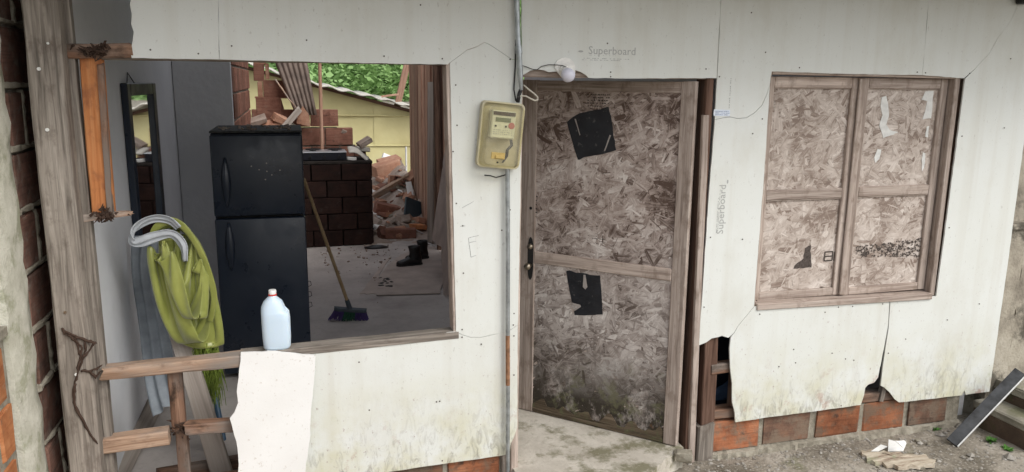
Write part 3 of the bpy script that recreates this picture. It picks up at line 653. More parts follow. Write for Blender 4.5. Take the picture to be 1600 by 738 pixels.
dchild(mb, 'lock_cylinder', M_['brass'], door, True)
mb = MB().lathe([(.0, 0), (.008, 0), (.008, .0006)], (.80, -.0006, 1.174), 'Y', 12); dchild(mb, 'keyhole', M_['black'])

# ---- boarded window, two shutters with two panels each
def wspan(mb, x0, x1, z0, z1, y0, y1, b=.003): mb.span(x0, x1, y0, y1, z0, z1, b)
wf = MB(); wspan(wf, 2.050, 2.080, .74, 1.86, .0095, .10)
wfo = wf.build('window_frame', M_['wood_frame'], house)
wf = MB(); wspan(wf, 3.098, 3.128, .742, 1.86, .0095, .10); wf.build('frame_side', M_['wood_frame'], wfo)
MB().box((2.59, .055, 1.845), (1.016, .088, .03), Euler((0, R(.45), 0)), .003).build('frame_head', M_['wood_frame_x'], wfo); MB().box((2.59, .045, .752), (1.016, .110, .03), Euler((0, R(.9), 0)), .003).build('frame_sill', M_['wood_frame_x'], wfo)
def shutter(x0, x1, z0, z1, zr, y0, ang):
    # hinged at its outer side
    s = .042; mb = MB()
    wspan(mb, x0, x0+s, z0, z1, y0, y0+.03); wspan(mb, x1-s, x1, z0, z1, y0, y0+.03)
    sh = mb.build('shutter', M_['wood_frame'], house)
    sh['label'] = 'boarded shutter leaf with torn white paper on its panel' if x0 > 2.5 else 'boarded shutter leaf without paper remnants'
    for nm, za, zb_, yo in (('middle_rail', zr-.024, zr+.024, .0005), ('top_rail', z1-.05, z1, .001), ('bottom_rail', z0, z0+.038, .001)):
        rb = MB(); wspan(rb, x0+s+.0005, x1-s-.0005, za, zb_, y0+yo, y0+.028); rb.build(nm, M_['wood_frame_x'], sh)
    for a, b in ((z0+.03, zr-.018), (zr+.018, z1-.042)):
        MB().span(x0+s-.006, x1-s+.006, y0+.0165, y0+.024, a, b).build('strand_board_panel', M_['wood_frame'], sh)
        tag(link('wood_strands', strand_mesh(x0+s-.003, x1-s+.003, a, b, y0+.016, int(x0*100+a*10)), M_['osb_win'], sh), kind='stuff')
        # thin mouldings against the panel
        r2 = MB(); wspan(r2, x0+s+.001, x1-s-.001, a+.008 if a < zr-.05 and a > z0+.05 else b-.012, (a+.008 if a < zr-.05 and a > z0+.05 else b-.012)+.006, y0+.006, y0+.013, .001); r2.build('moulding', M_['wood_frame_x'], sh)
    return sh
shL = shutter(2.084, 2.586, .772, 1.826, 1.282, .050, 0)
shR = shutter(2.592, 3.094, .768, 1.826, 1.285, .046, 0)
cv = MB(); wspan(cv, 2.572, 2.606, .775, 1.822, .034, .0455); cv.build('cover_strip', M_['wood_frame'], shR)
def spatch(pix, y, mat, sh, name, seed=0, amp=.002):
    MB().prism(rough([at(px_, py_, y) for px_, py_ in pix], .015, amp, seed), (0, .0008, 0)).build(name, mat, sh)
yp = .0585
spatch([(1378, 152), (1385, 150), (1388, 165), (1389, 182), (1385, 195), (1390, 203), (1404, 207), (1391, 212), (1380, 216), (1377, 205), (1374, 196), (1379, 180), (1376, 165)], yp, M_['paper'], shR, 'torn_paper_remnant', 1)
spatch([(1371, 233), (1377, 234), (1374, 248), (1368, 255), (1366, 246)], yp, M_['paper'], shR, 'torn_paper_remnant', 2)
spatch([(1446, 143), (1459, 142), (1457, 162), (1455, 185), (1441, 187), (1446, 172), (1449, 158), (1440, 156)], yp, M_['paper'], shR, 'torn_paper_remnant', 3)
spatch([(1448, 198), (1452, 197), (1450, 215), (1446, 214)], yp, M_['paper'], shR, 'torn_paper_remnant', 4)
spatch([(1442, 238), (1446, 240), (1444, 262), (1441, 268), (1440, 250)], yp, M_['paper'], shR, 'torn_paper_remnant', 5)
# stamped marks on the lower panels
yl = .0625; 
spatch([(1258, 388), (1267, 383), (1268, 418), (1240, 420), (1246, 411), (1256, 404)], yl-.0004, M_['print_dark'], shL, 'stamped_mark', 6, .004)
for i_, (xa, xb) in enumerate(((1289, 1300), (1304, 1314))):
    mb = MB(); o0, o1 = at(xa, 394, yl), at(xb, 407, yl)
    for z in (o0.z, (o0.z+o1.z)/2, o1.z): mb.box(((o0.x+o1.x)/2, yl-.0005, z), (o1.x-o0.x, .0006, .006))
    for x in (o0.x, o1.x): mb.box((x, yl-.0009, (o0.z+o1.z)/2), (.006, .0006, o0.z-o1.z))
    mb.build('stamped_mark', M_['print_dark'], shL)
yr = .0585; r_ = random.Random(8); mb = MB()
for i in range(620):
    q = r_.random(); x = 1338+q*104; h_ = 14+q*16; yc = 393-q*6; y_ = yc+r_.uniform(-.5, .5)*h_
    if q < .45 and r_.random() < .45: continue
    p = at(x, y_, yr); mb.box((p.x, yr-r_.uniform(.0003, .0006), p.z), (r_.uniform(.0015, .008), .0003, r_.uniform(.0015, .009)))
tag(mb.build('smeared_stamp', M_['print_dark'], shR), kind='stuff')
lettering('AP', at(1346, 403, yr), R(-2), .045, M_['print_dark'], shR, 'stamped_lettering', .03)

# ---- interior of the house: walls, roof (both out of direct view from outside, they keep the rooms dim)
MB().span(-.86, -.76, .10, 2.9, -.05, 2.6).build('inner_wall_left', M_['wall_in'], house)
MB().span(-.755, -.38, 2.8, 2.9, .09, 2.6).build('partition_wall', M_['wall_in'], house)
MB().span(1.80, 1.88, .11, 2.9, .09, 2.6).build('partition_wall', M_['wall_in'], house)
MB().span(1.885, 3.5, 2.82, 2.9, .09, 2.6).build('rear_wall', M_['wall_in'], house)
MB().span(3.44, 3.52, .11, 2.815, -.05, 2.6).build('side_wall', M_['wall_in'], house)
mb = MB(); nx = 120
rows = []
for yy, zz in ((-.64, 2.32), (1.0, 2.58), (2.4, 2.82)):
    rows.append([(-1.04+5.3*i/nx, yy, zz+.02*math.cos(i*math.pi/1.5)) for i in range(nx+1)])
mb.rings(rows, False, False); mb.build('roof_sheet', M_['roof'], house, smooth=True)
for x in (-.7, .6, 1.85, 3.3): timber('rafter', (x, -.60, 2.27), (x, 2.35, 2.755), .05, .08, M_['wood_post'], house, face=(0, 0, 1))

# ================================================================== THINGS ON THE FRONT WALL
# electricity meter in its clouded box, hung a little askew
mc = at(784, 212, -.05); mt = thing('electricity_meter', 'yellowed clear electricity meter box hung askew beside the door', 'meter', mc)
MM = Matrix.Translation(mc) @ Matrix.Rotation(R(5.5), 4, 'Y')
def mpart(mb, name, mat, parent=mt, smooth=False): return link(name, mb.mesh(name, smooth), mat, parent, MM.copy())
bw, bh = .165, .252
def rrect(w, h, r, n=5):
    o = []
    for cx, cz, a0 in ((w/2-r, h/2-r, 0), (-w/2+r, h/2-r, 90), (-w/2+r, -h/2+r, 180), (w/2-r, -h/2+r, 270)):
        for i in range(n): a = R(a0+90*i/(n-1)); o.append((cx+r*math.cos(a), cz+r*math.sin(a)))
    return o
mb = MB(); mb.rings([[(x, y, z) for x, z in rrect(w, h, .018)] for w, h, y in ((bw+.012, bh+.012, .045), (bw+.012, bh+.012, .030), (bw+.004, bh+.004, .026))]); mpart(mb, 'back_box', M_['meter_back'], smooth=40)
mb = MB(); prof = [(bw+.012, bh+.012, .0255), (bw+.010, bh+.010, .012), (bw-.004, bh-.004, .008), (bw-.010, bh-.010, -.030), (bw-.022, bh-.022, -.038)]
mb.rings([[(x, y, z) for x, z in rrect(w, h, .02)] for w, h, y in prof], cap=False)
f_ = [mb.bm.verts.new((x, -.0385, z)) for x, z in rrect(bw-.026, bh-.026, .018)]; mb.bm.faces.new(f_)
mpart(mb, 'clear_cover', M_['cover'], smooth=30)
for nm, w, h, yv in (('cover_rim', bw+.013, bh+.013, .0),):
    mb = MB(); a = rrect(w, h, .021, 6); b = rrect(w-.014, h-.014, .016, 6)
    n_ = len(a); v0 = [mb.bm.verts.new((x, .010, z)) for x, z in a]; v1 = [mb.bm.verts.new((x, .010, z)) for x, z in b]; v2 = [mb.bm.verts.new((x, .024, z)) for x, z in a]
    for i in range(n_):
        j = (i+1) % n_; mb.bm.faces.new((v0[i], v0[j], v1[j], v1[i])); mb.bm.faces.new((v0[i], v2[i], v2[j], v0[j]))
    mpart(mb, nm, M_['meter_back'])
met = mpart(MB().span(-.052, .048, -.018, .024, -.012, .098, .005), 'meter_body', M_['meter_face'])
mpart(MB().span(-.047, .043, -.0215, -.0185, .080, .094), 'label_strip', M_['print_dark'], met)
mpart(MB().span(-.036, .026, -.0215, -.0185, .055, .071), 'display', M_['lcd'], met)
for x in (-.034, .008): mpart(MB().lathe([(.0, 0), (.004, 0), (.004, .003)], (x, -.0185, .037), 'Y', 10), 'button', M_['black'], met)
mb = MB().lathe([(.0, 0), (.013, 0), (.013, .002)], (.031, -.0185, .042), 'Y', 16); mpart(mb, 'red_label', M_['meter_red'], met)
mb = MB(); r_ = random.Random(5)
for i in range(3):
    for j in range(9): mb.box((-.04+.009*j+r_.uniform(0, .003), -.0192, .022-.008*i), (r_.uniform(.003, .007), .0006, .0025))
mpart(mb, 'small_print', M_['print'], met)
mpart(MB().span(-.046, .010, -.042, -.0395, -.092, -.066, .001), 'latch_plate', M_['orange_plate'])
mpart(MB().span(-.030, .004, -.048, -.0425, -.090, -.076, .002), 'latch', M_['orange_plate'])
mpart(MB().lathe([(.0, 0), (.004, 0), (.004, .003)], (-.018, -.0395, -.105), 'Y', 10), 'cover_screw', M_['black'])
for dx_ in (0, .008, .015): mpart(MB().tube([(.035+dx_*.4, -.005, -.012), (.038+dx_*.4, -.014, -.035), (.020+dx_*.4, -.02, -.055), (.026+dx_*.4, .0, -.08), (.02, .02, -.11)], .0035, 6), 'inner_wire', M_['cable_black'], smooth=True)
p = at(757, 274, -.02); q = at(793, 272, -.02)
MB().tube([p, p.lerp(q, .25)+Vector((0, 0, -.003)), p.lerp(q, .5)+Vector((0, 0, -.012)), p.lerp(q, .8)+Vector((0, 0, -.006)), q], .0025, 6).build('seal_wire', M_['cable_black'], mt, True)

# steel conduit above and below the meter
cd = thing('conduit_pipe', 'thin galvanised conduit running down the wall past the meter box', 'pipe', at(794, 738, -.025))
MB().tube([at(805.5, -40, -.02), at(808, 20, -.02), at(810, 68, -.022), at(811, 78, -.026)], .0115, 10).build('upper_pipe', M_['galv'], cd, 40)
MB().tube([at(810, 72, -.024), at(811, 84, -.026)], .0145, 10).build('coupling', M_['galv'], cd, 40)
MB().tube([at(811, 83, -.026), at(813, 118, -.026), at(814.5, 141, -.024)], [.0115, .0115, .007], 10).build('upper_pipe', M_['galv'], cd, 40)
MB().tube([at(793, 262, -.022), at(793.5, 400, -.022), at(793.3, 524, -.022)], .0095, 10).build('lower_pipe', M_['galv'], cd, 40)
MB().tube([at(793.3, 524, -.022), at(793.5, 602, -.022)], .0097, 10).build('rusty_length', M_['rust'], cd, 40)
MB().tube([at(793.5, 602, -.022), at(793, 820, -.022)], .0095, 10).build('lower_pipe', M_['galv'], cd, 40)
o = MB().tube([at(806, 62, -.008), at(805, 105, -.008), at(803, 140, -.01), at(806, 158, -.02)], .003, 6).build('power_cable', M_['cable_black'], None, True)
tag(o, 'thin dark cable running down beside the conduit into the meter top', 'cable')
o = MB().tube([at(814, 140, -.02), at(811, 148, -.025), at(809, 160, -.03)], .008, 8).build('cable_bundle', M_['cable_black'], None, True)
tag(o, 'short black cable bundle between conduit end and meter box', 'cable')
o = MB().tube([at(x, y, -.03) for x, y in ((809, 152), (815, 150), (822, 150.5), (830, 155), (836, 157.5), (840, 156), (840, 152), (834, 146), (826, 140), (818, 133))], .0035, 7).build('white_wire_loop', M_['cable_white'], None, True)
tag(o, 'dirty white wire looping out over the door corner', 'wire')
# lamp over the door
lc = at(884, 107, -.012); lp = thing('wall_lamp', 'white bulb on a chipped round lamp holder above the door', 'lamp', lc)
pts = [at(x, y, -.010) for x, y in ((866.5, 105), (868, 99), (872, 94), (878, 91), (884, 90), (891, 92), (896, 97), (899, 104), (899, 112), (898, 120), (893, 126), (886, 128.5), (882, 125), (876, 118), (871, 112))]
MB().prism(pts, (0, .012, 0)).build('lamp_plate', M_['porcelain'], lp)
axis = (at(888, 118, -.075)-at(881, 109, -.012)).normalized(); s0 = at(881, 109, -.012)
def ax(t): return s0+axis*t
MB().tube([ax(-.004), ax(.012), ax(.014), ax(.026)], [.021, .021, .018, .018], 18).build('lamp_socket', M_['porcelain'], lp, 40)
MB().tube([ax(.026), ax(.03), ax(.04), ax(.055), ax(.070), ax(.082), ax(.089), ax(.0915)], [.013, .015, .022, .0275, .0285, .023, .013, .002], 18).build('bulb', M_['bulb'], lp, True)
o = MB().tube([at(x, y, Y) for x, y, Y in ((814, 102, -.02), (822, 104.5, -.013), (832, 108.5, -.012), (839, 109.5, -.012), (846, 104, -.012), (856, 101.5, -.014), (868, 101.5, -.014), (878, 102.5, -.03), (885, 105, -.035))], .0016, 6).build('lamp_wire', M_['cable_black'], None, True)
tag(o, 'thin black wire strung from the conduit to the lamp', 'wire')
# loose white piece of sheet leaning on the front, jug on the sill
nn = (0, 1, -.10); P0 = (0, -.018, .75)
pts = rough([on(x, y, P0, nn) for x, y in ((376, 551), (430, 549), (493, 556), (491, 590), (486, 640), (484, 690), (478, 724), (474, 790), (470, 850), (366, 850), (368, 780), (373, 725), (371, 700), (366, 680), (362, 664), (359, 654), (366, 645), (372, 630), (370, 612), (373, 590))], .025, .0022, 3)
o = MB().prism(pts, (0, .008, 0)).build('sheet_offcut', M_['scrap'])
tag(o, 'loose white jagged offcut of sheet leaning below the plastic jug', 'board')
jc = at(430, 547, .02); jz = at(430, 549, .0).z+.0015; jt = thing('plastic_jug', 'translucent white plastic jug standing on the window sill', 'jug', (jc.x, .03, jz))
rings = []
def sup(cx, cy, a, b, z, n=32, e=3.2):
    return [(cx+a*math.copysign(abs(math.cos(t))**(2/e), math.cos(t)), cy+b*math.copysign(abs(math.sin(t))**(2/e), math.sin(t)), z) for t in [2*math.pi*i/n for i in range(n)]]
X0, Y0 = jc.x+.006, .035
JS = 1.10
for z, xl, xr, b, e in ((0, -.036, .040, .033, 3), (.004, -.042, .046, .038, 3.4), (.012, -.045, .050, .041, 3.6), (.05, -.047, .052, .042, 3.6), (.12, -.048, .052, .042, 3.6), (.148, -.048, .050, .042, 3.4), (.154, -.048, .046, .041, 3.2), (.158, -.048, .038, .040, 3.0), (.175, -.046, .035, .038, 2.6), (.195, -.038, .027, .032, 2.3), (.210, -.026, .015, .024, 2.1), (.216, -.020, .009, .016, 2), (.224, -.019, .008, .0135, 2)):
    rings.append(sup(X0+(xl+xr)/2*JS, Y0, (xr-xl)/2*(JS if z < .2 else 1), b, jz+z, e=e))
MB().rings(rings).build('jug_body', M_['jug'], jt, 50)
MB().lathe([(.0145, .2185), (.0165, .219), (.0165, .2235), (.0145, .224)], (X0-.0055, Y0, jz), 'Z', 20).build('cap_ring', M_['red'], jt, 40)
MB().lathe([(.0, .2245), (.0145, .2245), (.015, .238), (.0135, .241), (.0, .241)], (X0-.0055, Y0, jz), 'Z', 20).build('cap', M_['white_plastic'], jt, 40)
MB().tube([(X0+.048, Y0, jz+.10), (X0+.050, Y0, jz+.125), (X0+.047, Y0, jz+.15), (X0+.036, Y0, jz+.165), (X0+.022, Y0, jz+.182)], [.006, .0075, .0075, .007, .006], 10).build('handle', M_['jug'], jt, True)
# dark box at the top right corner of the wall
p = at(1601, -1, -.03); o = MB().box(p, (.06, .05, .045), None, .006).build('junction_box', M_['lockblack']); tag(o, 'small dark box fixed at the wall\'s upper right corner', 'box')

# ================================================================== INSIDE, NEAR THE OPENING
fx0, fx1, fy0, fy1 = -.418, .066, 1.416, 1.98
fr = thing('refrigerator', 'black two-door refrigerator standing behind the sill', 'refrigerator', (-.176, 1.7, .09))
MB().span(fx0, fx1, fy0+.055, fy1, .115, 1.500, .008).build('cabinet', M_['fridge'], fr)
for z0, z1, hz0 in ((1.044, 1.492, 1.10), (.125, 1.030, .74)):
    mb = MB().box(((fx0+fx1)/2, fy0+.024, (z0+z1)/2), (fx1-fx0, .048, z1-z0), None, .010, 3); d = mb.build('door', M_['fridge'], fr, 40)
    hb = []
    for i in range(9):
        t = i/8; w = .006+.020*math.sin(math.pi*t); dd = .003+.020*math.sin(math.pi*t)
        hb.append([(fx0+.072+w*math.cos(a), fy0-.001-dd*max(0, math.sin(a)) + (.004 if math.sin(a) < 0 else 0), hz0+.27*t) for a in [2*math.pi*k_/12 for k_ in range(12)]])
    MB().rings(hb).build('handle', M_['fridge'], d, True)
MB().span(fx0+.012, fx1-.012, fy0+.046, fy0+.0575, .13, 1.488).build('door_seal', M_['seal'], fr)
MB().box(((fx0+fx1)/2, (fy0+fy1)/2+.02, 1.506), (fx1-fx0+.004, fy1-fy0-.01, .012), None, .003).build('top_cover', M_['fridge_dust'], fr)
mb = MB(); r_ = random.Random(6)
for i in range(26):
    mb.box((fx0+.04+r_.random()*.40, fy0+.05+r_.random()*.45, 1.514+r_.random()*.004), (r_.uniform(.008, .04), r_.uniform(.005, .02), r_.uniform(.004, .012)), Euler((r_.uniform(-.3, .3), r_.uniform(-.3, .3), r_.uniform(0, 3))))
tag(mb.build('debris', M_['rubble']), 'crumbs of plaster lying on top of the refrigerator', 'debris', kind='stuff')
for x, z in ((-.06, 1.30), (-.02, 1.29), (-.03, 1.245), (.005, 1.27), (-.10, 1.32), (.05, 1.295), (-.02, 1.335)):
    MB().box((x-.11, fy0-.0006, z), (.006, .001, .007), Euler((0, x*30, 0))).build('paint_chip', M_['tape_torn'], fr)
for x in (-.32, -.02):
    for y in (1.5, 1.92): MB().lathe([(.02, .0), (.02, .026)], (x, y, .09), 'Z', 10).build('foot', M_['black'], fr)
# grille wires sticking out at the side
for z in (.50, .43, .36):
    MB().tube([(.066, 1.93, z+.02), (.088, 1.94, z+.015), (.092, 1.94, z-.01), (.066, 1.93, z-.02)], .0022, 6).build('condenser_wire', M_['black'], fr, True)

# mirror on the left inner wall
m0 = on_side(196, 135, -.735); m1 = on_side(233, 127, -.735); zb = on_side(216, 380, -.735).z-.25
mi = thing('mirror', 'tall narrow black framed mirror on the grey side wall', 'mirror', (-.75, (m0.y+m1.y)/2, zb))
ya, zt = m0.y, 1.765; MA = R(4.6); km = m1.x/(m1.y-CAM.y); sm = (.7585+km*(ya-CAM.y))/(math.sin(MA)-km*math.cos(MA)); yb = ya+sm
# hung by a cord, its far side standing a little off the wall
MR = Matrix.Translation((-.7585, ya, 0)) @ Matrix.Rotation(-MA, 4, 'Z') @ Matrix.Translation((.7595, -ya, 0)); fw = .055
MB().span(-.7595, -.745, ya+.02, yb-.02, zb+.02, zt-.02).build('mirror_glass', M_['mirror'], mi, M=MR)
mb = MB()
mb.span(-.7595, -.728, ya, ya+fw, zb, zt, .004); mb.span(-.7595, -.728, yb-fw*1.2, yb, zb, zt, .004)
mb.span(-.7595, -.728, ya+fw+.0005, yb-fw*1.2-.0005, zt-.06, zt-.0005, .004); mb.span(-.7595, -.728, ya+fw+.0005, yb-fw*1.2-.0005, zb+.0005, zb+.06, .004)
mb.build('mirror_frame', M_['fridge'], mi, M=MR)
MB().tube([(-.75, ya+.12, zt-.01), (-.752, (ya+yb)/2-.1, zt+.05), (-.75, yb-.2, zt-.01)], .0025, 6).build('hanging_cord', M_['cable_black'], mi)

# skirting offcut, planks, hose, rags by the left opening
timber('skirting_board', on_floor(180, 770)+Vector((.0, 0, .05)), on_floor(252, 628)+Vector((0, 0, .05)), .09, .03, M_['wood_plank_grey'], None, face=(.94, 0, .5), seed=41)
tag(COL.objects[-1], 'grey board lying along the foot of the grey wall', 'plank')
pl0 = on_floor(352, 755); pl1 = Vector((-.60, .66, .98)); 
o = timber('leaning_plank', pl0, pl1, .085, .028, M_['wood_plank_grey'], None, seed=42); tag(o, 'grey-brown plank leaning under the green satin cloth', 'plank')
o = timber('leaning_plank', (-.40, .50, .09), (-.58, .70, .80), .03, .03, M_['wood_plank'], None, seed=43); tag(o, 'thin reddish plank leaning just behind the wider grey plank', 'plank')
o = timber('lying_timber', (-.62, .30, .115), (-.20, .34, .12), .05, .05, M_['wood_rot'], None, seed=44, ragged=(.02, .02)); tag(o, 'short rotten timber lying on the floor inside the broken sill', 'timber')
o = MB().tube([at(328, 560, .85), at(334, 610, .80), at(344, 660, .70), at(352, 705, .60), at(356, 760, .5)], .014, 8).build('hose', M_['hose'], None, True); tag(o, 'dark blue hose hanging beside the leaning plank', 'hose')

def cloth_strip(path, width, wdir, mat, name, parent, folds=4, amp=.012, thick=.004, seed=0, nu=28, taper=None):
    """a strip of fabric that follows path, wdir across it, pleated"""
    r_ = random.Random(seed); ph = r_.uniform(0, 6)
    pts = [Vector(p) for p in path]; N = []
    m = len(pts)
    def cr_(t):
        f = t*(m-1); i = min(int(f), m-2); u = f-i
        a, b, c, d = pts[max(i-1, 0)], pts[i], pts[i+1], pts[min(i+2, m-1)]
        return .5*((2*b)+(c-a)*u+(2*a-5*b+4*c-d)*u*u+(3*b-3*c+d-a)*u**3)
    mb = MB(); rows = []; nv = 6*folds
    for iu in range(nu+1):
        t = iu/nu; p = cr_(t); tg = (cr_(min(t+.01, 1))-cr_(max(t-.01, 0))).normalized(); w = Vector(wdir); w = (w-tg*w.dot(tg)).normalized(); n_ = tg.cross(w)
        wd = width*(taper(t) if taper else 1)
        row = []
        for iv in range(nv+1):
            s = iv/nv-.5
            a = amp*(math.sin(s*folds*6.283+ph+1.3*mnoise.noise(Vector((t*3, seed, 0))))+.6*mnoise.noise(Vector((s*5, t*4, seed*3.1))))*min(1, wd/.05)
            row.append(p+w*(s*wd)+n_*a+Vector((0, 0, .008*mnoise.noise(Vector((s*4, t*6, seed))))))
        rows.append(row)
    mb.rings(rows, False, False); o = mb.build(name, mat, parent, True)
    md = o.modifiers.new('thickness', 'SOLIDIFY'); md.thickness = thick; sb = o.modifiers.new('smooth', 'SUBSURF'); sb.levels = sb.render_levels = 1
    return o
cy = .47
gc = thing('satin_cloth', 'bundle of shiny green satin cloth with fringe hung over leaning planks', 'cloth', at(300, 600, cy))
def cp(l, dy=0): return [at(x, y, cy+dy+(e[0] if e else 0)) for x, y, *e in l]
tp = lambda t: .35+.75*math.sin(math.pi*min(1, max(0, t)))
def drape(n, side, start, pins, back, steps, seed, it=12, drag=.02):
    """position-based cloth: an n x n square laid out by start(u, v), carried to its pins and left to hang in front of a plane y = back"""
    rs = np.random.RandomState(seed); U, V = np.meshgrid(np.linspace(0, 1, n), np.linspace(0, 1, n), indexing='ij')
    X = start(U, V)+rs.normal(0, .003, (n, n, 3)); P = X.copy(); d = side/(n-1)
    sets = []
    for (a, b), k_, st in (((1, 0), 1, 1.0), ((0, 1), 1, 1.0), ((1, 1), 1, .6), ((1, -1), 1, .6), ((2, 0), 2, .28), ((0, 2), 2, .28)):
        L = d*math.hypot(a, b)
        for ph in range(2*k_):
            I, J = np.meshgrid(np.arange(n), np.arange(n), indexing='ij')
            key = I if a else J
            m = ((key//max(a, abs(b))) % 2 == ph % 2) if k_ == 1 else ((key % 4 == ph) | (key % 4 == ph))
            m &= (I+a < n) & (J+b < n) & (J+b >= 0)
            if m.any(): sets.append((I[m]*n+J[m], (I[m]+a)*n+J[m]+b, L, st))
    idx = []
    for u, v, t in pins:                       # each pin grips a short gathered stretch of cloth, not one thread
        iu, iv = round(u*(n-1)), round(v*(n-1))
        for q in range(-3, 4):
            a_, b_ = (iu, iv+q) if iu in (0, n-1) and iv not in (0, n-1) else (iu+q, iv)
            if 0 <= a_ < n and 0 <= b_ < n: idx.append((a_*n+b_, np.array(t)+np.array((.3*d*q, .006*((q % 2)*2-1), -.15*d*abs(q))))); p0 = [X.reshape(-1, 3)[k_].copy() for k_, _ in idx]
    for s_ in range(steps):
        vel = (X-P)*(1-drag); P = X.copy(); X = X+vel+np.array((0, 0, -9.8*.012*.012)); F = X.reshape(-1, 3)
        g = min(1, s_/(steps*.45)); g = g*g*(3-2*g)
        for q in range(it):
            for a, b, L, st in sets:
                D = F[b]-F[a]; l = np.linalg.norm(D, axis=1, keepdims=True)+1e-9; c_ = D*(.5*st*(l-L)/l); F[a] += c_; F[b] -= c_
            for (k_, t), o_ in zip(idx, p0): F[k_] = o_+(t-o_)*g
            over = F[:, 1] > back; F[over, 1] = back
        X = F.reshape(n, n, 3)
    return X
def cloth_obj(X, name, mat, parent, thick=.003):
    n = X.shape[0]; mb = MB(); mb.rings([[tuple(p) for p in row] for row in X.tolist()], False, False); o = mb.build(name, mat, parent, True)
    md = o.modifiers.new('thickness', 'SOLIDIFY'); md.thickness = thick; sb = o.modifiers.new('smooth', 'SUBSURF'); sb.levels = sb.render_levels = 1
    return o
top_ = at(268, 352, cy)
def diamond(U, V):
    # a square on its corner, facing the street
    return np.stack([top_.x+(V-U)*.52, np.full_like(U, cy-.05), top_.z-(U+V)*.52+.04], -1)
SD = .56
def pt(x, y, dy): return tuple(at(x, y, cy+dy))
X1 = drape(56, SD, diamond, [(0, 0, pt(272, 350, .0)), (.30, 0, pt(246, 364, -.03)), (.65, 0, pt(234, 384, -.06)), (1, 0, pt(256, 380, -.11)), (0, .30, pt(296, 366, .0)), (0, .65, pt(314, 396, -.02)), (0, 1, pt(322, 420, -.06)), (1, 1, pt(330, 468, -.05)), (.16, .16, pt(272, 358, -.05))], cy+.03, 170, 3)
cloth_obj(X1, 'main_drape', M_['satin'], gc)
def diamond2(U, V): return np.stack([top_.x+.03+(V-U)*.34, np.full_like(U, cy-.08), top_.z-(U+V)*.34], -1)
X2 = drape(44, .42, diamond2, [(0, 0, pt(276, 360, -.06)), (.5, 0, pt(256, 376, -.10)), (1, 0, pt(270, 392, -.14)), (0, .5, pt(302, 378, -.06)), (0, 1, pt(312, 404, -.10)), (1, 1, pt(316, 440, -.11))], cy-.005, 130, 5)
cloth_obj(X2, 'front_drape', M_['satin'], gc)
cloth_strip(cp([(236, 378), (246, 358), (264, 349), (284, 354), (302, 372), (316, 398), (327, 430), (334, 465), (328, 500)], -.045), .085, (.1, -1, .35), M_['satin'], 'top_fold', gc, 3, .012, seed=4, nu=60, taper=lambda t: .8+.45*math.sin(math.pi*t))
cloth_strip(cp([(304, 470), (316, 505), (323, 535), (327, 562)], -.005), .11, (1, -.2, .2), M_['satin'], 'tail', gc, 3, .014, seed=7, taper=lambda t: 1.15-.45*t)
r_ = random.Random(9); mb = MB()
for i in range(260):
    x = r_.uniform(304, 340); y = r_.uniform(535, 560); p = at(x, y, cy+r_.uniform(-.05, .05)); L = r_.uniform(.05, .26)*(1 if x > 316 else .5)
    pts = [p]
    for q in range(4): pts.append(pts[-1]+Vector((r_.uniform(-.012, .012), r_.uniform(-.012, .012), -L/4)))
    mb.tube(pts, [.0022, .002, .002, .0018, .001], 4)
tag(mb.build('fringe', M_['fringe'], gc), kind='stuff')
# pale hem looped round the top, with a grey sheet hanging below
rg = thing('grey_sheet', 'pale grey cloth looped around the green bundle and hanging beside it', 'cloth', at(250, 640, cy))
cloth_strip(cp([(288, 408), (286, 388), (276, 372), (262, 366), (240, 372), (218, 380), (206, 378), (207, 362), (222, 347), (244, 340), (266, 344), (280, 356)], -.10), .046, (.25, -.6, 1), M_['cloth_white'], 'loop', rg, 2, .008, seed=11, nu=48)
cloth_strip([on_side(x, y, X) for x, y, X in ((228, 372, -.66), (226, 430, -.68), (236, 500, -.66), (248, 580, -.62), (262, 636, -.57))], .17, (.5, -.4, .05), M_['cloth_grey'], 'hanging_part', rg, 3, .012, seed=12, nu=30)

# broom against the refrigerator
br = thing('broom', 'broom with wooden handle and purple-green bristles on the floor', 'broom', on_floor(550, 497))
hd = on_floor(548, 500); b0 = hd+Vector((-.01, 0, .11)); b1 = at(479, 292, 2.05); b1 = b1+(b1-b0)*.06
MB().tube([b0, b1], [.0125, .011], 10).build('handle', M_['broom_wood'], br, 40)
MB().tube([b0+Vector((.012, 0, -.045)), b0+(b1-b0)*.05], [.02, .016], 10).build('ferrule', M_['broom_blue'], br, 40)
BM = Matrix.Translation(hd+Vector((0, 0, .075))) @ Euler((0, R(6), R(-8))).to_matrix().to_4x4()
mb = MB(); mb.rings([[(x, y*w, z) for y, z in ((-.022, -.012), (.022, -.012), (.022, .010), (.0, .02), (-.022, .010))] for x, w in ((-.115, .5), (-.09, .9), (0, 1), (.09, .9), (.115, .5))]); link('head_block', mb.mesh('head_block'), M_['broom_blue'], br, BM)
for (xa, xb, mt_, sd) in ((-.115, -.04, 'broom_purple', 1), (-.04, .035, 'broom_green', 2), (.035, .115, 'broom_purple', 3)):
    r_ = random.Random(sd); mb = MB()
    for i in range(90):
        x = r_.uniform(xa, xb); y = r_.uniform(-.02, .02); mb.tube([(x, y, -.01), (x*1.12+r_.uniform(-.006, .006), y*1.3, -.045), (x*1.28+r_.uniform(-.01, .01), y*1.8-.004, -.077)], [.0028, .0028, .0015], 4)
    tag(link('bristles', mb.mesh('bristles'), M_[mt_], br, BM), kind='stuff')

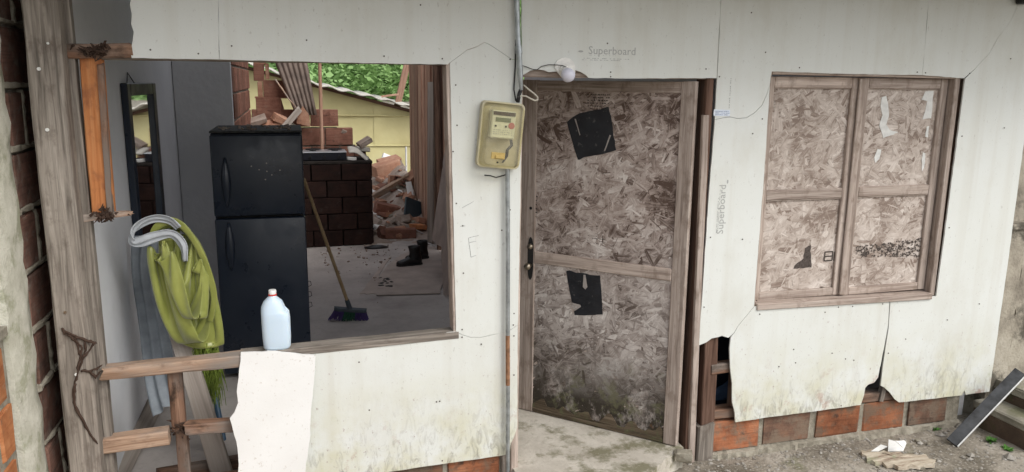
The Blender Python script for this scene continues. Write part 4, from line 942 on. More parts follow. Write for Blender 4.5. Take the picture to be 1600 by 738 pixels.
# boots on a pale board
def boot(loc, rz, s, label, lean=0):
    t = thing('boot', label, 'boot', loc, 'black boots on the floor'); BMx = Matrix.Translation(loc) @ Matrix.Rotation(rz, 4, 'Z') @ Matrix.Diagonal((s, s, s, 1))
    secs = [(-.145, .022, .045), (-.13, .038, .058), (-.10, .046, .068), (-.05, .044, .082), (.0, .038, .105), (.05, .038, .125), (.10, .040, .12), (.128, .030, .105), (.138, .015, .08)]
    mb = MB(); mb.rings([[(x, w*math.cos(a), .022+(h-.022)*max(0, math.sin(a))**.8 if math.sin(a) > 0 else .022) for a in [2*math.pi*i/16 for i in range(16)]] for x, w, h in secs]); link('upper', mb.mesh('upper', True), M_['boot'], t, BMx)
    mb = MB(); mb.rings([[(.05+l+a_*math.cos(q), b_*math.sin(q), z) for q in [2*math.pi*i/16 for i in range(16)]] for a_, b_, z, l in ((.078, .040, .085, .01), (.066, .040, .12, .014), (.062, .042, .15, .012+lean), (.066, .044, .185, .008+lean), (.070, .046, .215, .002+lean), (.063, .040, .213, .002+lean), (.052, .03, .13, .012))], cap=False); link('shaft', mb.mesh('shaft', True), M_['boot'], t, BMx)
    mb = MB(); ol = [(-.150, 0), (-.135, .036), (-.09, .048), (-.03, .042), (.04, .040), (.11, .042), (.143, .02), (.143, -.02), (.11, -.042), (.04, -.040), (-.03, -.042), (-.09, -.048), (-.135, -.036)]
    mb.prism([(x, y, 0.002) for x, y in ol], (0, 0, .022)); link('sole', mb.mesh('sole'), M_['sole'], t, BMx)
bz = .10
boot(on_floor(640, 415, bz), R(8), .85, 'black boot on the pale floor board, the nearer with its toe to the left')
boot(on_floor(652, 408, bz)+Vector((.01, .06, 0)), R(20), .85, 'black boot behind its pair, opening towards the plank wall', .01)
# pale boards on the floor
def floor_board(pix, z, label, seed):
    pts = [on_floor(x, y, z) for x, y in pix]; r_ = random.Random(seed); out = []
    for i in range(len(pts)):
        a, b = pts[i], pts[(i+1) % len(pts)]
        for j in range(5):
            p = a.lerp(b, j/5); out.append(p+Vector((r_.uniform(-.008, .008), r_.uniform(-.008, .008), 0)) if j else p)
    return tag(MB().prism(out, (0, 0, -.007)).build('floor_board', M_['cardboard']), label, 'board')
floor_board([(588, 461), (688, 458), (694, 425), (700, 388), (660, 384), (626, 398), (606, 414), (594, 430)], .103, 'large pale board lying on the floor under the boots', 1)
floor_board([(562, 459), (592, 459), (592, 428), (612, 400), (598, 410), (580, 436)], .095, 'narrow pale board sticking out left of the large floor board', 2)
mb = MB(); r_ = random.Random(3)
for i in range(22): p = on_floor(r_.uniform(593, 612), r_.uniform(434, 448), .1045); mb.box(p, (r_.uniform(.01, .035), r_.uniform(.01, .04), .002), Euler((0, 0, r_.uniform(0, 3))))
tag(mb.build('soot_flakes', M_['black']), 'black flakes lying on the front of the pale floor board', 'flakes', kind='stuff')
# broken pale board leaning against the plank wall
LP = (1.135, 2.9, .09); ln = Vector((1, 0, -.22))
pts = rough([on(x, y, LP, ln) for x, y in ((697, 216), (690, 270), (682, 325), (675, 374), (681, 382), (690, 386), (689, 400), (692, 430), (693, 461), (700, 462), (712, 465), (724, 440), (724, 216), (712, 200))], .05, .003, 5)
o = MB().prism(pts, (.006, 0, 0)).build('leaning_board', M_['cardboard']); tag(o, 'grey broken board leaning at the right edge of the left opening', 'board')

# ================================================================== PLANK WALL
pw = thing('plank_wall', 'wall of upright brown planks at the right of the ruined room', 'wall', (1.47, 4.8, .09))
r_ = random.Random(12); y = 2.95; i = 0
while y < 6.75:
    w = r_.uniform(.09, .17); x = 1.475+r_.uniform(-.012, .012)
    if not (4.35 < y < 4.45):
        timber('plank', (x, y+w/2, .05), (x+r_.uniform(-.01, .01), y+w/2+r_.uniform(-.02, .02), 2.55+r_.uniform(-.1, .05)), w*.97, .022, M_['wood_plank'], pw, face=(-1, 0, 0), seed=200+i, seg=.4)
    y += w; i += 1
o = timber('leaning_plank', (1.40, 4.95, .1), (1.44, 5.05, 1.78), .13, .02, M_['wood_plank_grey'], None, face=(-1, -.3, 0), seed=60); tag(o, 'pale grey narrow plank standing against the brown plank wall', 'plank')
for i, (a, b, w, m, lab) in enumerate(((tuple(at(616, 185, 9.4)), tuple(at(641, 80, 9.4)), .10, 'wood_plank', 'brown plank slanting up behind the shed roof'), ((1.44, 4.55, .1), (1.42, 4.62, 2.4), .09, 'wood_frame_dark', 'dark upright post in front of the plank wall'))):
    o = timber('leaning_plank' if i == 0 else 'upright_post', a, b, w, .05, M_[m], None, seed=61+i); tag(o, lab, 'plank' if i == 0 else 'post')

# ================================================================== RUINED BRICK WALLS AND COUNTER
BL, BH, BD = .30, .192, .11
bms = [brick_mesh(BL-.012, BD, BH-.012, 70+i, .003, .004) for i in range(4)]
def broken_mesh(L, seed):
    r_ = random.Random(seed); mb = MB().box((0, 0, 0), (L, BD, BH-.012), None, .004)
    for v in mb.bm.verts:
        v.co += Vector((r_.uniform(-.003, .003), r_.uniform(-.003, .003), r_.uniform(-.003, .003)))
        if v.co.x > L*.3: v.co.x -= r_.uniform(0, .07)
    return mb.mesh('brick')
rw = thing('ruined_wall', 'broken hollow brick wall stepping down behind the stove', 'wall', (.15, 5.65, .09))
def wbrick(x, z, y=5.65, L=None, mat='brick_wall', parent=rw, seed=0, rz=0.0):
    me = bms[seed % 4] if L is None else broken_mesh(L, 300+seed)
    if L is None and me.materials and me.materials[0] != M_[mat]: me = me.copy(); me.materials.clear()
    return link('brick', me, M_[mat], parent, Matrix.Translation((x, y, z)) @ Matrix.Rotation(rz, 4, 'Z'))
row_end = {0: .80, 1: .80, 2: .80, 3: .80, 4: .80, 5: .70, 6: .525}
for k_ in range(7):
    z = .09+.2*k_+.096; x = -.38+(.15 if k_ % 2 else 0); e = row_end[k_]; i = 0
    if k_ % 2: wbrick(-.38+.07, z, L=.135, seed=k_)
    while x < e-.06:
        L = min(.30, e-x)
        wbrick(x+L/2, z, L=None if L > .29 else L-.012, seed=k_*7+i); x += .30; i += 1
MB().span(-.375, .50, 5.612, 5.688, .09, 1.285).build('mortar', M_['mortar_dark'], rw); MB().span(.50, .69, 5.612, 5.688, .09, 1.09).build('mortar', M_['mortar_dark'], rw)
# upper left remnants with pink-white mortar
for (xa, ya_, xb, yb_, sd) in ((396, 101, 414, 124, 1), (411, 127, 454, 151, 2), (400, 154, 446, 177, 3)):
    a, b = at(xa, (ya_+yb_)/2, 5.6), at(xb, (ya_+yb_)/2, 5.6); zt_, zb_ = at(xa, ya_, 5.6).z, at(xa, yb_, 5.6).z
    wbrick((a.x+b.x)/2, (zt_+zb_)/2, L=b.x-a.x, seed=40+sd)
mort = MB(); r_ = random.Random(14)
for (xa, ya_, xb, yb_) in ((396, 96, 416, 101), (414, 99, 421, 124), (403, 124, 416, 128), (402, 128, 411, 151), (398, 151, 450, 154), (398, 177, 450, 181)):
    a, b = at(xa, ya_, 5.63), at(xb, yb_, 5.63); mort.box(((a.x+b.x)/2, 5.65, (a.z+b.z)/2), (abs(b.x-a.x), .10, abs(a.z-b.z)), None, .003)
mort.build('mortar', M_['brick_pale'], rw)
# return wall running back from the partition
rt = thing('side_brick_wall', 'brick wall running back behind the refrigerator, joints sooty', 'wall', (-.42, 4.2, .09))
MB().span(-.475, -.392, 2.905, 5.59, .09, 2.52).build('mortar', M_['mortar_dark'], rt)
for k_ in range(12):
    z = .09+.2*k_+.096; y = 2.92+(.15 if k_ % 2 else 0); i = 0
    while y < 5.55:
        L = min(.30, 5.58-y)
        if L > .1: wbrick(-.435, z, y+L/2, None if L > .29 else L-.012, 'brick_wall', rt, k_*5+i, R(90))
        y += .30; i += 1
# counter
ct = thing('brick_counter', 'low dark brick counter carrying the stove', 'counter', (.40, 5.2, .09))
MB().span(-.10, .785, 5.045, 5.50, .09, .945).build('mortar', M_['soot_and_shade'], ct)
MB().box((.345, 5.27, .961), (.93, .53, .03), None, .004).build('counter_top', M_['soot_and_shade'], ct)
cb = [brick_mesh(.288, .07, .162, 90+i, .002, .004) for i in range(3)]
for k_ in range(5):
    x = -.11+(.15 if k_ % 2 else 0); i = 0
    while x < .78:
        L = min(.30, .795-x)
        if L > .05:
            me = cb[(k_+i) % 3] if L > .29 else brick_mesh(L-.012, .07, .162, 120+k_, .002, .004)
            link('brick', me, M_['brick_backlit'], ct, Matrix.Translation((x+L/2, 5.03, .09+.171*k_+.087)))
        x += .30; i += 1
    for j in range(2): link('brick', brick_mesh(.215, .05, .162, 140+k_*2+j, .002, .004), M_['brick_backlit'], ct, Matrix.Translation((.785, 5.18+.225*j, .09+.171*k_+.087)) @ Matrix.Rotation(R(90), 4, 'Z'))
# stove
st = thing('gas_stove', 'low black two-burner stove on the brick counter', 'stove', (.33, 5.2, .977))
MB().box((.335, 5.21, 1.018), (.44, .30, .078), None, .008).build('body', M_['stove'], st); MB().box((.335, 5.21, 1.063), (.445, .305, .010), None, .003).build('top_plate', M_['steel'], st)
for x in (.225, .445):
    bmr = MB().lathe([(.0, 0), (.035, 0), (.035, .012), (.02, .016), (.0, .016)], (x, 5.21, 1.068), 'Z', 16).build('burner', M_['black'], st, 40)
    mb = MB(); mb.tube([(x+.075*math.cos(a), 5.21+.09*math.sin(a), 1.084) for a in [2*math.pi*i/16 for i in range(17)]], .0045, 6)
    for a in range(4): mb.tube([(x+.075*math.cos(a*1.571), 5.21+.09*math.sin(a*1.571), 1.084), (x+.02*math.cos(a*1.571), 5.21+.02*math.sin(a*1.571), 1.086)], .0045, 6)
    mb.build('pan_support', M_['black'], st)
for x in (.19, .335, .48): MB().lathe([(.0, 0), (.014, 0), (.012, .016), (0, .016)], (x, 5.06, 1.018), 'Y', 12).build('control_knob', M_['black'], st)
# bent grey sheet and bits beside the stove
mb = MB(); rows = [[(.58+.028*i, 5.08+.06*j, 1.045+.035*math.sin(i*.5+.4)-.008*i+.01*j) for i in range(9)] for j in range(5)]
mb.rings(rows, False, False); o = mb.build('bent_sheet', M_['corr_grey'], None, True); o.modifiers.new('t', 'SOLIDIFY').thickness = .012; tag(o, 'bent grey sheet slumped on the counter right of the stove', 'sheet')
def shard(loc, size, rot, mat, label, cat='rubble', group=None, seed=0, name='rubble_piece'):
    me = brick_mesh(*size, 400+seed, min(size)*.14, min(size)*.12)
    o = link(name, me, M_[mat], None, Matrix.Translation(loc) @ Euler(rot).to_matrix().to_4x4()); return tag(o, label, cat, group)
shard((.60, 5.12, .992), (.10, .07, .03), (0, .1, .3), 'scrap', 'small white lump under the bent grey sheet', seed=1)
shard((.79, 5.60, 1.12), (.16, .12, .05), (.2, -.5, .2), 'rubble', 'grey mortar lump sticking up at the wall\'s broken right end', seed=2)
shard((.76, 5.60, 1.045), (.15, .11, .05), (0, .1, .1), 'corr_grey', 'pale mortar slab below the lump at the broken wall end', seed=3)
shard((.74, 5.62, .99), (.13, .10, .06), (0, .1, .1), 'brick_wall', 'red brick stub under the pale slab at the wall end', seed=4)
# pole, corrugated sheet, tile and rubble above the wall
o = timber('wooden_pole', (.325, 5.46, .976), (.345, 5.46, 2.7), .035, .035, M_['wood_plank'], None, seed=70, cham=.3); tag(o, 'thin brown pole rising behind the stove', 'pole')
q0, q1 = at(426, 88, 5.50), at(478, 88, 5.50); q2, q3 = at(495, 180, 5.42), at(462, 180, 5.42)
mb = MB(); n_ = 36; rows = []
for j in range(9):
    t = j/8; a = (q0+(q0-q3)*.5).lerp(q3, t); b = (q1+(q1-q2)*.5).lerp(q2, t)
    rows.append([a.lerp(b, i/n_)+Vector((0, .012*math.cos(i*6.283/6), 0)) for i in range(n_+1)])
mb.rings(rows, False, False); o = mb.build('corrugated_sheet', M_['corr_brown'], None, True); o.modifiers.new('t', 'SOLIDIFY').thickness = .004; tag(o, 'brown corrugated sheet leaning over the broken brick wall', 'sheet')
def quad_piece(pix, Y, depth, mat, name, label, cat, seed=0):
    pts = rough([at(x, y, Y) for x, y in pix], .06, .003, seed); return tag(MB().prism(pts, (0, depth, 0)).build(name, M_[mat]), label, cat)
quad_piece([(473, 166), (482, 178), (486, 198), (464, 193), (464, 180)], 5.35, .02, 'brick_pale', 'roof_tile', 'terracotta roof tile propped beside the corrugated sheet', 'tile', 1)
o = timber('broken_batten', at(438, 206, 5.25), at(470, 169, 5.30), .065, .03, M_['wood_plank_grey'], None, seed=71, ragged=(.02, .05)); tag(o, 'grey broken batten slanting above the refrigerator top', 'batten')
o = MB().tube([at(430, 124, 5.45), at(442, 141, 5.4), at(452, 156, 5.4), at(463, 168, 5.35)], [.008, .010, .008, .004], 6).build('stick', M_['wood_raw']); tag(o, 'thin pale stick dangling from the broken wall', 'stick')
for i, (x, y, L, mat, lab) in enumerate(((400, 190, .22, 'rubble', 'grey slab lying left of the terracotta pieces above the refrigerator'), (425, 196, .28, 'brick_pale', 'long terracotta piece lying just above the refrigerator top'), (438, 186, .16, 'brick_pale', 'short terracotta piece resting on the longer one above the refrigerator'), (452, 200, .15, 'mortar', 'mortar chunk right of the terracotta pieces above the refrigerator'))):
    shard(at(x, y, 5.46), (L, .14, .07), (.3, (-.35, -.3, .45, .1)[i], .2*i), mat, lab, seed=10+i)
MB().span(-.37, .10, 5.30, 5.60, 1.16, 1.26).build('wall_ledge', M_['mortar_dark'], rw)
for i, (x, y, L, mat, lab) in enumerate(((508, 178, .12, 'brick_wall', 'broken red brick end on the top step of the ruined wall'), (540, 206, .10, 'rubble', 'grey crumb of mortar on the lower step of the ruined wall'), (412, 199, .12, 'brick_pale', 'thin terracotta splinter behind the left of the refrigerator top'), (447, 192, .18, 'wood_plank', 'brown wood splinter lying across the terracotta pieces'), (388, 196, .14, 'mortar', 'pale chunk at the foot of the side brick wall'))):
    shard(at(x, y, 5.50 if i > 1 else 5.63), (L, .07, .045), (.2*i, (-.2, .3, -.5, .6, .1)[i], .3*i), mat, lab, seed=80+i)
# ================================================================== RUBBLE HEAP
def heap(x, y):
    t = max(0, min(1, (y-4.95)/2.6)); s = t*t*(3-2*t)
    return .088+.66*s*(.75+.25*math.sin(x*5))+.05*mnoise.noise(Vector((x*6, y*6, 0)))*min(1, t*6)+.02*mnoise.noise(Vector((x*20, y*20, 0)))*min(1, t*6)
xs2 = [.60+.025*i for i in range(35)]; ys2 = [4.9+.04*i for i in range(82)]
tag(grid(xs2, ys2, heap).build('rubble_heap', M_['rubble'], None, True), 'heap of dusty rubble at the back of the ruined room', 'rubble', kind='stuff')
rc_ = random.Random(77); mb = MB()
for i in range(150):
    x = rc_.uniform(.25, 1.42); y = 4.95-abs(rc_.gauss(0, .75)); s = rc_.choice((.004, .006, .008, .014))*rc_.uniform(.7, 1.3)
    if y < 2.6: continue
    mb.box((x, y, .09+s*.35), (s*1.6, s, s*.8), Euler((rc_.uniform(-.3, .3), rc_.uniform(-.3, .3), rc_.uniform(0, 3))))
tag(mb.build('crumbs', M_['rubble']), 'crumbs of masonry strewn over the concrete floor before the heap', 'crumbs', kind='stuff')
# brick with hollow cells
def hollow_brick(L=.28, D=.18, H=.09, seed=0):
    mb = MB(); nx_, nz_ = 3, 2; t = .012
    mb.span(-L/2, L/2, -D/2, D/2, H/2-t, H/2); mb.span(-L/2, L/2, -D/2, D/2, -H/2, -H/2+t); mb.span(-L/2, L/2, -D/2, D/2, -t/2, t/2)
    for i in range(4):
        y = -D/2+(D-t)*i/3
        for z0, z1 in ((-H/2+t+.0003, -t/2-.0003), (t/2+.0003, H/2-t-.0003)): mb.span(-L/2+.001, L/2-.001, y+.0005, y+t-.0005, z0, z1)
    return mb.mesh('hollow_brick')
hbm = hollow_brick()
def ray_heap(x, y):
    d = ray(x, y); t = 6.0
    while t < 14:
        P = CAM+d*t
        if P.y > 4.9 and P.z <= max(.09, heap(P.x, P.y)): return P
        t += .02
    return CAM+d*10
def heap_brick(px_, py_, rot, mat, lab, size=None, hollow=False, dz=.03, seed=0, name='loose_brick', cat='brick'):
    P = ray_heap(px_, py_)+Vector((0, 0, dz))
    me = hbm.copy() if hollow else brick_mesh(*(size or (.26, .12, .09)), 500+seed, .004, .005)
    o = link(name, me, M_[mat], None, Matrix.Translation(P) @ Euler(rot).to_matrix().to_4x4()); return tag(o, lab, cat, 'loose bricks in the rubble heap' if cat == 'brick' else None)
heap_brick(603, 272, (.1, -.25, .3), 'brick_pale', 'large terracotta block atop the rubble beside the counter', (.36, .2, .16), dz=.08, seed=1)
heap_brick(608, 262, (.2, -.2, .2), 'brick_pale', 'flat pale terracotta slab lying on the large block', (.30, .2, .05), dz=.10, seed=2)
heap_brick(616, 290, (0, .1, .1), 'brick_pale', 'square pale block in the middle of the rubble', (.15, .12, .2), dz=.03, seed=3)
heap_brick(630, 288, (.3, .2, 1.2), 'brick_wall', 'hollow brick showing its cells behind the diagonal plank', hollow=True, dz=.03)
heap_brick(648, 284, (.5, -.7, .3), 'brick_pale', 'brown block tilted against the plank wall', (.24, .12, .12), dz=.08, seed=4)
heap_brick(607, 328, (.1, .25, .1), 'brick_wall', 'long red brick half buried beside the counter', (.34, .14, .13), dz=.0, seed=5)
heap_brick(626, 370, (0, .02, -.1), 'brick_wall', 'long red brick lying at the front edge of the rubble', (.33, .14, .10), dz=.04, seed=6)
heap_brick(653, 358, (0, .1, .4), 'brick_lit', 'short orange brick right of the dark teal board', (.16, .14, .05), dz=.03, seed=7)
heap_brick(591, 300, (.2, .3, .5), 'brick_pale', 'small terracotta wedge against the counter corner', (.16, .1, .05), dz=.04, seed=8)
rr = random.Random(21); LUMP = {'rubble': 'dusty grey-brown lump', 'mortar': 'pale grey mortar lump', 'brick_pale': 'pinkish terracotta lump', 'scrap': 'white plaster lump', 'brick_wall': 'dark red brick lump'}
for i in range(110):
    x = rr.uniform(583, 662); y = rr.uniform(262, 372)
    if x > 640 and y < 300: continue
    P = ray_heap(x, y); s = rr.choice((.03, .04, .05, .06, .08, .11))*rr.uniform(.8, 1.2); mat = rr.choice(('rubble', 'rubble', 'mortar', 'brick_pale', 'brick_pale', 'scrap', 'brick_wall'))
    shard(P+Vector((0, 0, s*.15)), (s*1.5, s, s*rr.uniform(.3, .8)), (rr.uniform(-.5, .5), rr.uniform(-.5, .5), rr.uniform(0, 3)), mat, 'small %s lying in the rubble heap' % LUMP[mat], 'rubble', LUMP[mat]+'s in the rubble heap', 30+i)
a, b = ray_heap(583, 314)+Vector((0, 0, .05)), ray_heap(640, 288)+Vector((0, 0, .10))
o = timber('loose_plank', a, b, .05, .09, M_['wood_raw'], None, face=(0, -.5, 1), seed=80); tag(o, 'pale plank lying diagonally across the rubble heap', 'plank')
P = ray_heap(646, 334); o = link('square_board', MB().box((0, 0, 0), (.26, .03, .24), None, .006).mesh('square_board'), M_['bluebox'], None, Matrix.Translation(P+Vector((0, -.05, .06))) @ Euler((R(-25), R(22), R(20))).to_matrix().to_4x4()); tag(o, 'dark teal square board tipped over in the rubble', 'board')
P = ray_heap(641, 308); o = link('white_board', MB().box((0, 0, 0), (.07, .02, .26), None, .003).mesh('white_board'), M_['scrap'], None, Matrix.Translation(P+Vector((0, 0, .06))) @ Euler((R(-20), R(-6), 0)).to_matrix().to_4x4()); tag(o, 'narrow white board standing in the rubble above the teal board', 'board')
P = ray_heap(597, 252); o = link('white_tile', MB().box((0, 0, 0), (.15, .05, .15), None, .004).mesh('white_tile'), M_['scrap'], None, Matrix.Translation(P+Vector((.02, -.4, .06))) @ Euler((R(-20), R(24), R(10))).to_matrix().to_4x4()); tag(o, 'white square tile standing tilted on the terracotta block', 'tile')
P = ray_heap(635, 268); o = MB().tube([P, P+Vector((.0, 0, .32))], .012, 8).build('white_stick', M_['paper']); tag(o, 'thin white stick upright before the yellow shed', 'stick')
P = ray_heap(661, 368); o = timber('metal_strip', P+Vector((.0, 0, .02)), P+Vector((-.10, .3, .05)), .02, .006, M_['galv'], None, face=(0, 0, 1), seed=81); tag(o, 'short shiny metal strip lying right of the orange brick', 'strip')
# black sheeting at the foot of the counter
mb = MB(); c0 = on_floor(592, 366); rows = [[c0+Vector((-.16+.03*i, -.14+.035*j, .02+.05*abs(mnoise.noise(Vector((i*.6, j*.7, 2))))*3*math.sin(math.pi*i/11)*math.sin(math.pi*j/8)+.004)) for i in range(12)] for j in range(9)]
mb.rings(rows, False, False); o = mb.build('plastic_sheeting', M_['tape'], None, True); tag(o, 'crumpled black plastic at the foot of the counter', 'plastic')
mb = MB(); c0 = on_floor(588, 388); mb.rings([sup(c0.x+.0, c0.y, a_, b_, .09+z, 20, 2.4) for a_, b_, z in ((.02, .01, 0), (.12, .045, .002), (.125, .05, .012), (.06, .03, .03), (.02, .01, .034))]); o = mb.build('sandal', M_['boot'], None, True); tag(o, 'dark flat slipper on the floor before the counter', 'slipper')

# ================================================================== SHED BEHIND
sh = thing('yellow_shed', 'yellow metal shed with pale sagging roof behind the ruin', 'shed', (1.0, 9.1, 0))
def roofz(x): return 1.78-.262*(x-.33)
for x0, x1, z0, z1f, yo in ((-1.2, .93, -.05, .80, 0), (.93, 3.2, -.05, .79, .01), (-1.2, .62, .79, None, .02), (.62, 1.25, .80, None, .03), (1.25, 3.2, .78, None, .02)):
    mb = MB(); n_ = 14; top = [(x0+(x1-x0)*i/n_) for i in range(n_+1)]
    pts = [(x, 9.0+yo, (z1f if z1f is not None else roofz(x)-.05)) for x in reversed(top)] + [(x0, 9.0+yo, z0), (x1, 9.0+yo, z0)]
    # zig: a flat sheet, folded lip at its top edge
    mb.prism(pts, (0, .008, 0)); mb.build('wall_sheet', M_['yellow'], sh)
for z in (.815, 1.27): MB().tube([(-1.2, 8.997, z+.01), (.6, 8.992, z), (1.6, 8.995, z-.015), (3.2, 8.997, z-.01)], .012, 6).build('sheet_lip', M_['yellow'], sh, True)
mb = MB(); nx_ = 140; rows = []
for yy, dz in ((8.72, .0), (9.6, .02), (10.8, .03)):
    rows.append([(-1.4+4.8*i/nx_, yy+.02*math.sin(i*.4), roofz(-1.4+4.8*i/nx_)+dz+.016*math.cos(i*.75)+.02*math.sin(i*.09)) for i in range(nx_+1)])
mb.rings(rows, False, False); o = mb.build('roof', M_['corr_grey'], sh, True); o.modifiers.new('t', 'SOLIDIFY').thickness = .02
timber('fascia', (-1.3, 8.95, roofz(-1.3)-.06), (3.1, 8.95, roofz(3.1)-.06), .05, .04, M_['wood_frame_dark'], sh, seed=90)
o = timber('loose_lath', (1.35, 8.8, roofz(1.35)+.04), (1.60, 8.75, roofz(1.6)+.14), .03, .02, M_['wood_plank'], None, seed=91); tag(o, 'small brown lath lying on the shed roof', 'lath')

# ================================================================== NEIGHBOUR WALL ON THE LEFT
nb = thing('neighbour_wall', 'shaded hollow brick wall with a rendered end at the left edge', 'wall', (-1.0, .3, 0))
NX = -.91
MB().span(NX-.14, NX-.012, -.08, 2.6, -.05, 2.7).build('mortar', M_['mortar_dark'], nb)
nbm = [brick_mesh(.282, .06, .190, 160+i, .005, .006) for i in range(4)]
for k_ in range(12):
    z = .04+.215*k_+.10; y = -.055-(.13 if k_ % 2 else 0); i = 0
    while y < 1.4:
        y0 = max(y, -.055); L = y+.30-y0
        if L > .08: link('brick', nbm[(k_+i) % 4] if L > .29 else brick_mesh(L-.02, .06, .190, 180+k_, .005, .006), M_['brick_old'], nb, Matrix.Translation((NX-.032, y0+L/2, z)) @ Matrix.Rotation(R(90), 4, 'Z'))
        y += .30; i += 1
r_ = random.Random(33)
for k_ in range(12):
    z = .04+.215*k_; n_ = 34; rows = []
    for i in range(n_+1):
        y = -.06+1.5*i/n_; t = r_.uniform(.004, .016); h = r_.uniform(.008, .022); rows.append([(NX-.02, y, z-h), (NX+t-.006, y, z-h*.4), (NX+t-.004, y, z+h*.5), (NX-.02, y, z+h)])
    MB().rings(rows).build('mortar_joint', M_['mortar'], nb)
    if k_ % 2:
        rows = []
        for i in range(9): zz = z+.0+.2*i/8; t = r_.uniform(.004, .014); h = r_.uniform(.008, .02); rows.append([(NX-.02, .115-h, zz), (NX+t-.006, .115-h*.4, zz), (NX+t-.004, .115+h*.5, zz), (NX-.02, .115+h, zz)])
        MB().rings(rows).build('mortar_joint', M_['mortar'], nb)
r_ = random.Random(31); n_ = 40
def colring(i):
    z = -.05+2.7*i/n_; j = lambda: r_.uniform(-.007, .007)
    return [(NX-.2, -.30, z), (NX+.004+j(), -.30+j(), z), (NX+.018+j(), -.24+j(), z), (NX+.016+j(), -.16+j(), z), (NX+.010+j(), -.09+r_.uniform(-.01, .014), z), (NX-.03, -.07+r_.uniform(-.01, .02), z), (NX-.2, -.07, z)]
MB().rings([colring(i) for i in range(n_+1)]).build('rendered_end', M_['plaster_col'], nb, 50)
lw = thing('low_brick_wall', 'low orange brick wall with pale joints at the lower left edge', 'wall', (-1.0, -.9, 0))
MB().span(NX-.14, NX-.012, -1.6, -.31, -.05, .97).build('mortar', M_['mortar'], lw)
MB().span(NX-.15, NX+.004, -1.6, -.308, .972, 1.0).build('coping', M_['mortar'], lw)
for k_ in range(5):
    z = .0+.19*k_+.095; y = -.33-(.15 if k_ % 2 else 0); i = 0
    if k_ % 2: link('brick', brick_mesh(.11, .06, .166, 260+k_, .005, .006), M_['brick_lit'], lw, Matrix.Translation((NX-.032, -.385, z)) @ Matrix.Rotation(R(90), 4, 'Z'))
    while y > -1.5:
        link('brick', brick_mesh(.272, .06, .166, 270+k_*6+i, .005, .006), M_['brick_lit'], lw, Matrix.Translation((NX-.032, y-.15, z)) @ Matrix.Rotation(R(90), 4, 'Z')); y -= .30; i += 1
o = MB().span(-4.5, -3.2, 1.5, 1.7, -.05, 2.2, .01).build('rendered_wall', M_['cream_far']); tag(o, 'pale cream wall glimpsed beyond the low brick wall', 'wall')

# ================================================================== RIGHT END
rc = thing('concrete_pillar', 'stained concrete pillar at the right end of the house', 'pillar', (3.7, .15, 0))
def rough_box(x0, x1, y0, y1, z0, z1, n, amp, seed, name, mat, parent):
    r_ = random.Random(seed); mb = MB(); rows = []
    for i in range(n+1):
        z = z0+(z1-z0)*i/n; j = lambda: r_.uniform(-amp, amp)
        xm = (x0+x1)/2
        rows.append([(x0+j(), y0+j(), z), (xm+j(), y0+j(), z), (x1+j(), y0+j(), z), (x1, y1, z), (x0, y1, z)])
    mb.rings(rows); return mb.build(name, mat, parent, 50)
rough_box(3.575, 3.70, .03, .22, -.05, 1.06, 24, .005, 1, 'shaft', M_['concrete_wet'], rc)
rough_box(3.725, 3.88, .05, .24, -.05, 1.05, 24, .005, 2, 'shaft', M_['concrete_wet'], rc)
rough_box(3.70, 3.726, .12, .22, -.05, 1.05, 8, .002, 3, 'recess', M_['concrete_wet'], rc)
MB().box((3.80, .14, 1.075), (.48, .26, .03), None, .004).build('ledge', M_['concrete_wet'], rc)
rough_box(3.60, 4.6, .09, .26, 1.092, 2.7, 20, .004, 4, 'upper_wall', M_['concrete_wet'], rc)
rough_box(3.90, 4.8, .16, .30, -.05, 1.055, 20, .004, 5, 'infill_wall', M_['concrete_wet'], rc)
sp = thing('concrete_steps', 'mossy concrete steps climbing at the lower right corner', 'steps', (3.8, -.1, 0))
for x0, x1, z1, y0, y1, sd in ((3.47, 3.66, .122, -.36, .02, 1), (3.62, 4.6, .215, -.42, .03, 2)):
    mb = MB().box(((x0+x1)/2+.012, (y0+y1)/2, z1/2-.04), (x1-x0, y1-y0, z1+.04), None, .012); mb.build('riser', M_['step_shade'], sp)
    me = brick_mesh(x1-x0+.0, y1-y0+.006, .05, 600+sd, .006, .01); link('tread', me, M_['step'], sp, Matrix.Translation(((x0+x1)/2+.008, (y0+y1)/2, z1-.008)))
s0, s1 = on_floor(1487, 692, .012), on_side(1594, 581, 3.60)
o = thing('metal_strip', 'flat black metal strip with bright edge propped on the steps', 'strip', s0)
timber('strip_body', s0, s1, .056, .012, M_['strip_dark'], o, face=(-.55, -.6, .7), seed=95, jit=.0004, cham=.05)
FM_ = frame_of(s0, s1, (-.55, -.6, .7)); ed = FM_.to_3x3() @ Vector((.031, -.002, 0))
timber('bright_edge', s0+ed, s1+ed, .006, .018, M_['strip_edge'], o, face=(-.55, -.6, .7), seed=96, jit=.0003)
# rotten wood and white shards on the dirt
pts = [on_floor(x, y, .014) for x, y in ((1345, 704), (1353, 706), (1362, 704), (1371, 707), (1380, 705), (1392, 708), (1405, 706), (1414, 709), (1425, 707), (1434, 711), (1446, 711), (1452, 716), (1462, 719), (1456, 724), (1461, 727), (1446, 727), (1438, 730), (1424, 728), (1415, 731), (1404, 731), (1396, 727), (1386, 728), (1379, 723), (1368, 724), (1362, 721), (1355, 720), (1354, 713), (1347, 711))]
mb = MB(); r_ = random.Random(17); n_ = len(pts); cen = sum(pts, Vector())/n_
vt = [mb.bm.verts.new(p+Vector((0, 0, r_.uniform(-.006, .008)))) for p in pts]; vb = [mb.bm.verts.new(Vector((p.x, p.y, .0))) for p in pts]; vi = [mb.bm.verts.new(p.lerp(cen, .45)+Vector((0, 0, r_.uniform(.002, .010)))) for p in pts]; vc = mb.bm.verts.new(cen+Vector((0, 0, .008)))
